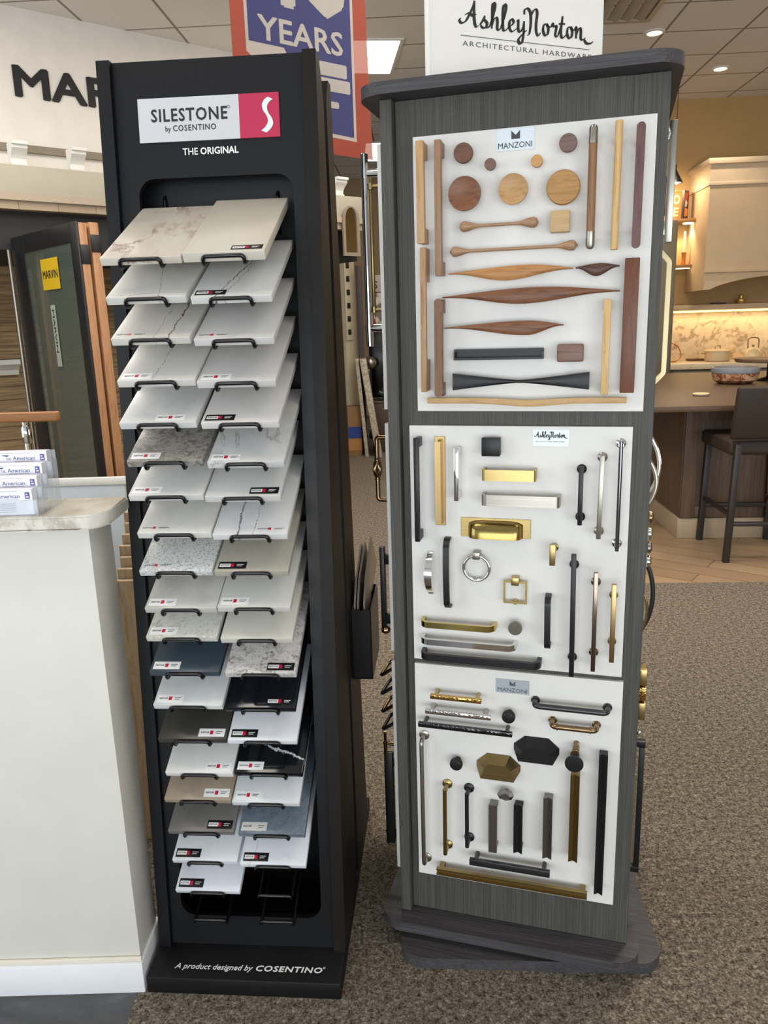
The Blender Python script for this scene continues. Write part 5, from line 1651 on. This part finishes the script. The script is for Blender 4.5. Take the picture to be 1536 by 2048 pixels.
tag(MB().lathe([(.0, 0), (.05, .002), (.095, .014), (.1, .02), (.094, .02), (.05, .008), (0, .006)], (0, 0, 0), (0, 0, 1), 28).build('silver_dish', M_chrome, None, (.05, 9.15, .6010)), 'pale metal dish on the low cabinet top', 'dish')
gl = empty('silver_globe', (-.105, 9.16, .6010), 0, 'silver globe on a slim black stand before the black panel', 'ornament')
MB().lathe([(.05, 0), (.05, .01), (.012, .02), (.010, .36)], (0, 0, 0), (0, 0, 1), 20).build('stand', M_dark, gl)
MB().sphere((0, 0, .433), .075).build('globe', plain('globe_silver', '#9b948a', .25, .9), gl)
tag(MB().lathe([(0, 0), (.045, 0), (.06, .06), (.05, .13), (.03, .17), (.035, .2), (.028, .2), (.0, .15)], (0, 0, 0), (0, 0, 1), 24).build('red_vase', plain('vase_red', '#8a1f1c', .3), None, (-.085, 9.31, 1.4015)), 'red vase standing on the black panel between the towers', 'vase')
hsn = empty('small_sign', (-.02, 11.0, 0), 0, 'small white sign with the letters HS far back between the towers', 'sign')
MB().box((-.13, 0, 1.9), (.12, .015, 2.12), .002).build('sign_board', plain('sign_white', '#ded6c6', .5), hsn)
MB().text('HS', V(-.095, -.0004, 1.945), EX, EZ, height=.10, width=.115, bold=.02).build('sign_lettering', M_ink, hsn)
MB().cyl((0, .008, .02), (0, .008, 1.8995), .012).build('post', M_dark, hsn)
MB().lathe([(.15, 0), (.15, .012), (.02, .0205)], (0, .008, .0004), (0, 0, 1), 24).build('foot_plate', M_dark, hsn)
pb = empty('pattern_board', (-.02, 10.4, .0004), 0, 'white and grey patterned sample board standing below the small sign', 'sample board')
mq, nt, b = newmat('pattern_print')
vo = N(nt, 'ShaderNodeTexVoronoi', Scale=11.0); nt.links.new(coords(nt), vo.inputs['Vector'])
nt.links.new(ramp(nt, vo.outputs['Distance'], [(.2, '#efe8da'), (.45, '#d8cdb9'), (.6, '#7d7264')]), b.inputs['Base Color'])
MB().box((-.13, -.01, .10), (.12, .01, 1.86), .002).build('board', mq, pb)
MB().box((-.14, -.15, 0), (.13, .15, .0995), .003).build('stand', M_dark, pb)

# ------------------------------------------------------------------ kitchen display at the right
def kbox(m, a0, a1, o0, o1, z0, z1, bev=0.0, seg=2):
    c = kp((a0 + a1) / 2, (o0 + o1) / 2, (z0 + z1) / 2)
    return m.obox(c, Ka * (a1 - a0) / 2, Kn * (o1 - o0) / 2, V(0, 0, (z1 - z0) / 2), bev, seg)
M_hood = plain('hood_plaster', '#bfa788', .7, spec=.2)
M_cab_green = plain('cabinet_olive', '#6b6450', .5)
M_cab_taupe = laminate('cabinet_taupe', '#4c3c30', '#6a5645', 'z', .5, 90, 3)
M_marble = stone('backsplash_marble', '#d8c4a4', '#ccb591', '#9a815f', 'vein', 1.2, 2.2, .04, rough=.3)
hd = empty('range_hood', (0, 0, 0), 0, 'large cream plaster range hood with an arched lower edge', 'range hood')
ZA = 1.715
arch = [(2.76, ZA), (2.82, ZA)] + [(2.82 + 1.40 * k / 20, ZA + .125 * math.sin(PI * k / 20) ** .75) for k in range(1, 20)] + [(4.22, ZA), (4.28, ZA), (4.28, 2.73), (2.76, 2.73)]
MB().prism(arch, Ka, (0, 0, 1), Kn, Kn * 8.62, 0, .06).build('front_panel', M_hood, hd)
m = MB(); kbox(m, 2.76, 2.82, 8.6805, 9.268, ZA, 2.73); m.build('side_panel', M_hood, hd)
m = MB(); kbox(m, 4.22, 4.28, 8.6805, 9.268, ZA, 2.73); m.build('side_panel', M_hood, hd)
m = MB(); kbox(m, 2.745, 4.295, 8.602, 8.6195, 1.885, 1.91); m.build('band_moulding', M_hood, hd)
m = MB(); kbox(m, 2.745, 4.295, 8.605, 9.268, 2.731, 2.765, .004); kbox(m, 2.752, 4.288, 8.612, 9.268, 2.765, 2.93); kbox(m, 2.725, 4.315, 8.585, 9.268, 2.93, 2.985, .006); m.build('crown_moulding', plain('crown_plaster', '#ccb697', .7, spec=.2), hd)
tc = empty('tall_cabinet', (0, 0, 0), 0, 'tall olive grey cabinet beside the hood, partly behind the hardware tower', 'cabinet')
m = MB(); kbox(m, 2.0, 2.462, 8.60, 9.268, .0005, 2.41, .003); m.build('carcass', M_cab_green, tc)
m = MB(); kbox(m, 2.02, 2.44, 8.58, 8.5995, .12, 2.39, .003); m.build('door', M_cab_green, tc)
sh = empty('wall_shelf', (0, 0, 0), 0, 'upper wall shelf with small lamps holding the two pictures', 'shelf')
m = MB(); kbox(m, 2.464, 2.755, 9.0, 9.268, 2.435, 2.470, .002); m.build('shelf_board', wood('shelf_wood', '#7d5532', '#a67a4a', 'x'), sh)
M_puck = emit('puck_glow', '#fff0cf', 10)
for a in (2.54, 2.71):
    p = kp(a, 9.12, 2.4345)
    MB().lathe([(.05, 0), (.05, .008), (0, .0085)], p, (0, 0, -1), 20).build('puck_lamp', M_puck, sh)
    l = bpy.data.lights.new('puck_beam', 'SPOT'); l.energy = 11; l.color = (1, .74, .45); l.spot_size = R(120); l.spot_blend = .6; l.shadow_soft_size = .03
    o = bpy.data.objects.new('puck_beam', l); COL.objects.link(o); o.location = p - V(0, 0, .02); o.parent = sh
f1 = empty('framed_print', kp(2.555, 9.17, 2.4705), KA, 'wood framed print with pale letters on the upper shelf', 'picture')
m = MB().prism(rrect(-.11, .10, 0, .31, .002, 1), EX, EZ, EO, (0, 0, 0), 0, .022, holes=[rrect(-.09, .08, .02, .29, .002, 1)])
m.build('picture_frame', wood('frame_wood', '#a06a38', '#cc9458', 'z'), f1)
m = MB().box((-.0895, -.008, .0205), (.0795, -.003, .2895)); m.mat(1).text('O', V(.0, -.0082, .17), EX, EZ, height=.095, width=.07, bold=.03); m.text('E', V(.005, -.0082, .045), EX, EZ, height=.09, width=.055, bold=.03)
m.build('print', [plain('print_tan', '#a8783f', .6), plain('print_cream', '#ecd6a4', .6)], f1)
f2 = empty('framed_print', kp(2.662, 9.05, 2.4705), KA + R(52), 'black edged abstract picture in reds and whites angled on the upper shelf', 'picture')
MB().box((-.065, -.002, 0), (.055, .022, .285), .001, 1).build('picture_frame', plain('frame_black', '#1d1716', .5), f2)
m = MB().box((-.062, -.0035, .004), (.052, -.0022, .281))
m.mat(1).prism([(-.055, .15), (.01, .19), (.045, .27), (-.045, .26)], EX, EZ, EO, (0, -.0036, 0), 0, .0005)
m.mat(2).prism([(-.05, .12), (.0, .12), (.02, .17), (-.03, .19)], EX, EZ, EO, (0, -.0042, 0), 0, .0005)
m.mat(3).prism([(-.055, .02), (.03, .03), (.045, .10), (-.04, .11)], EX, EZ, EO, (0, -.0036, 0), 0, .0005)
m.build('print', [plain('abs_dark', '#4a2a22', .5), plain('abs_red', '#b4412c', .5), plain('abs_white', '#e3d3bd', .5), plain('abs_orange', '#d8843e', .5)], f2)
s2 = empty('wall_shelf', (0, 0, 0), 0, 'small lower wall shelf holding the candle, left of the range hood', 'shelf')
m = MB(); kbox(m, 2.56, 2.757, 9.05, 9.268, 1.965, 2.0, .002); m.build('shelf_board', wood('shelf_wood', '#7d5532', '#a67a4a', 'x'), s2)
m = MB(); kbox(m, 2.57, 2.74, 9.056, 9.07, 1.957, 1.9648); m.build('lamp_strip', M_puck, s2)
cd = empty('candle', kp(2.69, 9.13, 2.0005), 0, 'tall pale candle in an amber holder on the small lower shelf', 'candle')
MB().lathe([(.028, 0), (.028, .01), (.02, .03), (.024, .11), (.028, .13), (.014, .135)], (0, 0, 0), (0, 0, 1), 20).build('holder', plain('amber_holder', '#a86a2c', .3), cd)
MB().lathe([(.012, .1352), (.011, .34), (.004, .35), (0, .352)], (0, 0, 0), (0, 0, 1), 16).build('wax', plain('candle_wax', '#e6d3ab', .5), cd)
lg = empty('ledge_shelf', (0, 0, 0), 0, 'long plaster ledge with a glowing light strip above the marble backsplash', 'shelf')
m = MB(); kbox(m, 2.463, 4.3, 9.09, 9.268, 1.512, 1.572, .003); m.build('ledge', M_hood, lg)
m = MB(); kbox(m, 2.47, 4.3, 9.10, 9.13, 1.490, 1.5115); m.build('light_strip', emit('led_strip', '#ffd97a', 3.2), lg)
l = bpy.data.lights.new('led_strip_light', 'AREA'); l.shape = 'RECTANGLE'; l.size = 1.8; l.size_y = .04; l.energy = 5.5; l.color = (1, .74, .42)
o = bpy.data.objects.new('led_strip_light', l); COL.objects.link(o); o.location = kp(3.4, 9.12, 1.486); o.rotation_euler = (0, 0, KA); o.parent = lg
m = MB(); kbox(m, 2.463, 4.3, 9.252, 9.268, .9605, 1.5115)
tag(m.build('backsplash', M_marble), 'veined warm marble backsplash behind the pots', 'backsplash')
bc = empty('base_cabinet', (0, 0, 0), 0, 'low base cabinet run under the marble backsplash', 'cabinet')
m = MB(); kbox(m, 2.464, 4.3, 8.64, 9.268, .0005, .9); m.build('carcass', M_cab_green, bc)
m = MB(); kbox(m, 2.464, 4.3, 8.60, 9.2515, .9002, .96, .003); m.build('worktop', stone('worktop_stone', '#cfbd9f', '#c3b08f', None, 'plain', 4.4), bc)
for k in range(3):
    m = MB(); kbox(m, 2.50 + .6 * k, 3.06 + .6 * k, 8.62, 8.6395, .12, .88, .003); m.build('door', M_cab_green, bc)
pt = empty('cooking_pot', kp(3.06, 8.95, .9605), KA, 'cream lidded cooking pot on the worktop', 'pot')
MB().lathe([(.118, 0), (.13, .012), (.134, .11), (.128, .11), (.12, .02), (0, .015)], (0, 0, 0), (0, 0, 1), 32).build('pot_body', plain('pot_cream', '#c9b08c', .35), pt)
MB().lathe([(.140, .1105), (.140, .118), (.08, .130), (.02, .136), (0, .137)], (0, 0, 0), (0, 0, 1), 32).build('lid', plain('lid_cream', '#dcc398', .3), pt)
MB().tube(fillet([(-.03, 0, .13), (-.025, 0, .165), (.025, 0, .175), (.03, 0, .13)], .012, 4), .006, 10).build('lid_handle', M_gold, pt)
for g in (-1, 1):
    MB().tube(fillet([(g * .128, -.03, .085), (g * .165, -.03, .09), (g * .165, .03, .09), (g * .128, .03, .085)], .012, 4), .006, 10).build('side_handle', M_gold, pt)
kt = empty('kettle', kp(3.43, 8.93, .9605), KA, 'pale rounded kettle with an arched handle beside the cooking pot', 'kettle')
MB().lathe([(.085, 0), (.10, .01), (.105, .05), (.09, .10), (.055, .135), (.02, .145), (0, .146)], (0, 0, 0), (0, 0, 1), 32).build('kettle_body', plain('kettle_cream', '#d8c193', .3), kt)
MB().lathe([(.004, .1455), (.012, .155), (.012, .168), (0, .172)], (0, 0, 0), (0, 0, 1), 16).build('lid_knob', M_bronze, kt)
MB().sweep([(-.09, 0, .07), (-.125, 0, .10), (-.14, 0, .135)], circ(.016, 12), None, False, [(1.2, 1.2), (.9, .9), (.7, .7)]).build('spout', plain('kettle_cream', '#d8c193', .3), kt)
MB().tube(fillet([(-.055, 0, .130), (-.06, 0, .235), (0, 0, .252), (.06, 0, .235), (.055, 0, .130)], .03, 5), .0065, 10).build('handle', M_bronze, kt)
tag(MB().tube([kp(2.59 + .095 * math.cos(2 * PI * k / 36), 9.02 + .06 * math.sin(2 * PI * k / 36), 1.066 + .0985 * math.sin(2 * PI * k / 36)) for k in range(36)], .0075, 10, True).build('copper_ring', plain('copper', '#b97a4c', .3, 1.0)), 'upright copper ring on the worktop by the tall cabinet', 'ornament')
m = MB(); kbox(m, 2.80, 2.99, 9.08, 9.20, .9605, .985, .003)
tag(m.build('cutting_board', wood('board_dark', '#4a2f1e', '#6b472d', 'x')), 'dark cutting board lying behind the cooking pot', 'cutting board')
m = MB(); kbox(m, 3.03, 3.18, 9.13, 9.19, 1.5725, 1.588, .003)
tag(m.build('dark_tray', plain('tray_dark', '#2c1c14', .5)), 'small dark tray lying on the plaster ledge', 'tray')
tag(MB().lathe([(.0, 0), (.035, 0), (.048, .02), (.046, .045), (.02, .055), (.018, .07), (.022, .09), (.012, .098), (0, .1)], kp(3.35, 9.17, 1.5725), (0, 0, 1), 20).build('gold_jar', plain('jar_gold', '#d8b45f', .3, .7)), 'little golden jar on the plaster ledge', 'jar')
pl_ = empty('pendant_lamp', kp(2.475, 8.9, 2.80), 0, 'black cone pendant lamp glowing underneath, beside the tower\'s right edge', 'pendant lamp')
MB().lathe([(.095, .01), (.092, .016), (.030, .13), (.022, .14), (.022, .19), (.012, .195), (.010, .19), (.018, .185), (.018, .14), (.026, .126), (.088, .012), (.09, .008)], (0, 0, 0), (0, 0, 1), 32, False).build('lamp_shade', plain('shade_black', '#171310', .35), pl_)
MB().lathe([(0, .03), (.078, .028), (.084, .022), (0, .020)], (0, 0, 0), (0, 0, 1), 28).build('bulb_lens', emit('pendant_glow', '#ffe6b5', 12), pl_)
MB().cyl((0, 0, .19), (0, 0, CEIL - 2.80 - .0005), .003, seg=8).build('cord', M_dark, pl_)
l = bpy.data.lights.new('pendant_beam', 'POINT'); l.energy = 12; l.color = (1, .76, .48); l.shadow_soft_size = .05
o = bpy.data.objects.new('pendant_beam', l); COL.objects.link(o); o.location = (0, 0, -.02); o.parent = pl_

# island with stool
IA = R(-4)
il = empty('kitchen_island', (1.45, 4.745, 0), IA, 'dark topped kitchen island with taupe wood panels', 'kitchen island')
MB().box((0, 0, .885), (2.7, 2.95, .92), .003).build('worktop', plain('island_top', '#54402f', .42, spec=.35), il)
MB().box((.50, .32, .14), (2.6, 2.85, .8845), .002).build('carcass', M_cab_taupe, il)
MB().box((.49, .31, .0005), (2.61, 2.86, .1395), .003).build('plinth', plain('plinth_cream', '#9c8a70', .5), il)
for k in range(3):
    x0 = .50 + .70 * k
    MB().box((x0 + .005, .30, .145), (x0 + .095, .3195, .88), .002).build('stile', M_cab_taupe, il)
    MB().box((x0 + .0955, .305, .80), (x0 + .70, .3195, .88), .002).build('rail', M_cab_taupe, il)
    MB().box((x0 + .0955, .305, .145), (x0 + .70, .3195, .22), .002).build('rail', M_cab_taupe, il)
sb = empty('bar_stool', (2.29, 4.71, 0), R(-5), 'dark upholstered bar stool in front of the kitchen island', 'bar stool')
M_uph = plain('stool_leather', '#332a23', .55, spec=.3)
M_sleg = plain('stool_frame', '#241d1b', .45)
for lx, ly in ((-.205, -.255), (.205, -.255), (-.205, .255), (.205, .255)):
    bk = ly < 0
    m = MB().obox(V(lx, ly, .335 if not bk else .36), (.018, 0, 0), (0, .018, 0), V(-lx * .05, 0 if not bk else 0, .3345 if not bk else .3595), .003)
    bmesh.ops.translate(m.bm, verts=m.bm.verts, vec=(0, 0, .0005 - min(v.co.z for v in m.bm.verts)))
    m.build('leg', M_sleg, sb)
MB().box((-.235, -.235, .648), (.235, .29, .735), .022, 4).build('seat', M_uph, sb)
m = MB().obox(V(0, -.27, .90), (.235, 0, 0), (0, .028, 0), (0, -.03, .155), .018, 3)
m.build('backrest', M_uph, sb)
MB().box((-.19, -.268, .225), (.19, -.242, .25), .003).build('stretcher', M_sleg, sb)
MB().box((-.19, .242, .225), (.19, .268, .25), .003).build('stretcher', M_sleg, sb)
for x in (-.2, .2):
    MB().box((x - .012, -.236, .275), (x + .012, .236, .30), .003).build('stretcher', M_sleg, sb)
bo = empty('burl_bowl', (2.83, 6.25, .9203), 0, 'burl wood bowl with a grey rim on the island', 'bowl')
mq, nt, b = newmat('burl_wood')
f = noise(nt, coords(nt), 16, 6, .65, 1.5)
nt.links.new(ramp(nt, f, [(.32, '#4a2616'), (.48, '#8c5636'), (.6, '#c9a58b'), (.72, '#5f3220')]), b.inputs['Base Color']); b.inputs['Roughness'].default_value = .35
MB().lathe([(.0, 0), (.12, 0), (.165, .03), (.175, .085), (.160, .088), (.14, .03), (0, .015)], (0, 0, 0), (0, 0, 1), 36).build('bowl_shell', mq, bo)
MB().lathe([(.178, .0855), (.182, .10), (.178, .125), (.165, .128), (.160, .0885)], (0, 0, 0), (0, 0, 1), 36, False).build('stone_rim', plain('rim_grey', '#7d8087', .35), bo)
pr = empty('serving_stand', (3.2, 6.45, .9203), 0, 'wide dark serving stand on the island behind the burl bowl', 'serving stand')
MB().lathe([(.10, 0), (.10, .01), (.02, .03), (.02, .14), (.06, .15)], (0, 0, 0), (0, 0, 1), 28).build('stem', M_dark, pr)
MB().lathe([(0, .1505), (.26, .1505), (.27, .165), (.27, .18), (0, .18)], (0, 0, 0), (0, 0, 1), 40).build('plate', plain('stand_brown', '#6b5440', .4), pr)
for k, lb in enumerate(('lower round coaster of the pair on the island', 'upper round coaster of the pair on the island')):
    tag(MB().lathe([(0, 0), (.052, 0), (.055, .003), (.052, .009), (0, .009)], (2.19, 5.33, .9203 + .0095 * k), (0, 0, 1), 28).build('coaster', plain('coaster_pale' if k else 'coaster_grey', '#d8c59a' if k else '#6a6152', .5)), lb, 'coaster', 'coasters on the island')
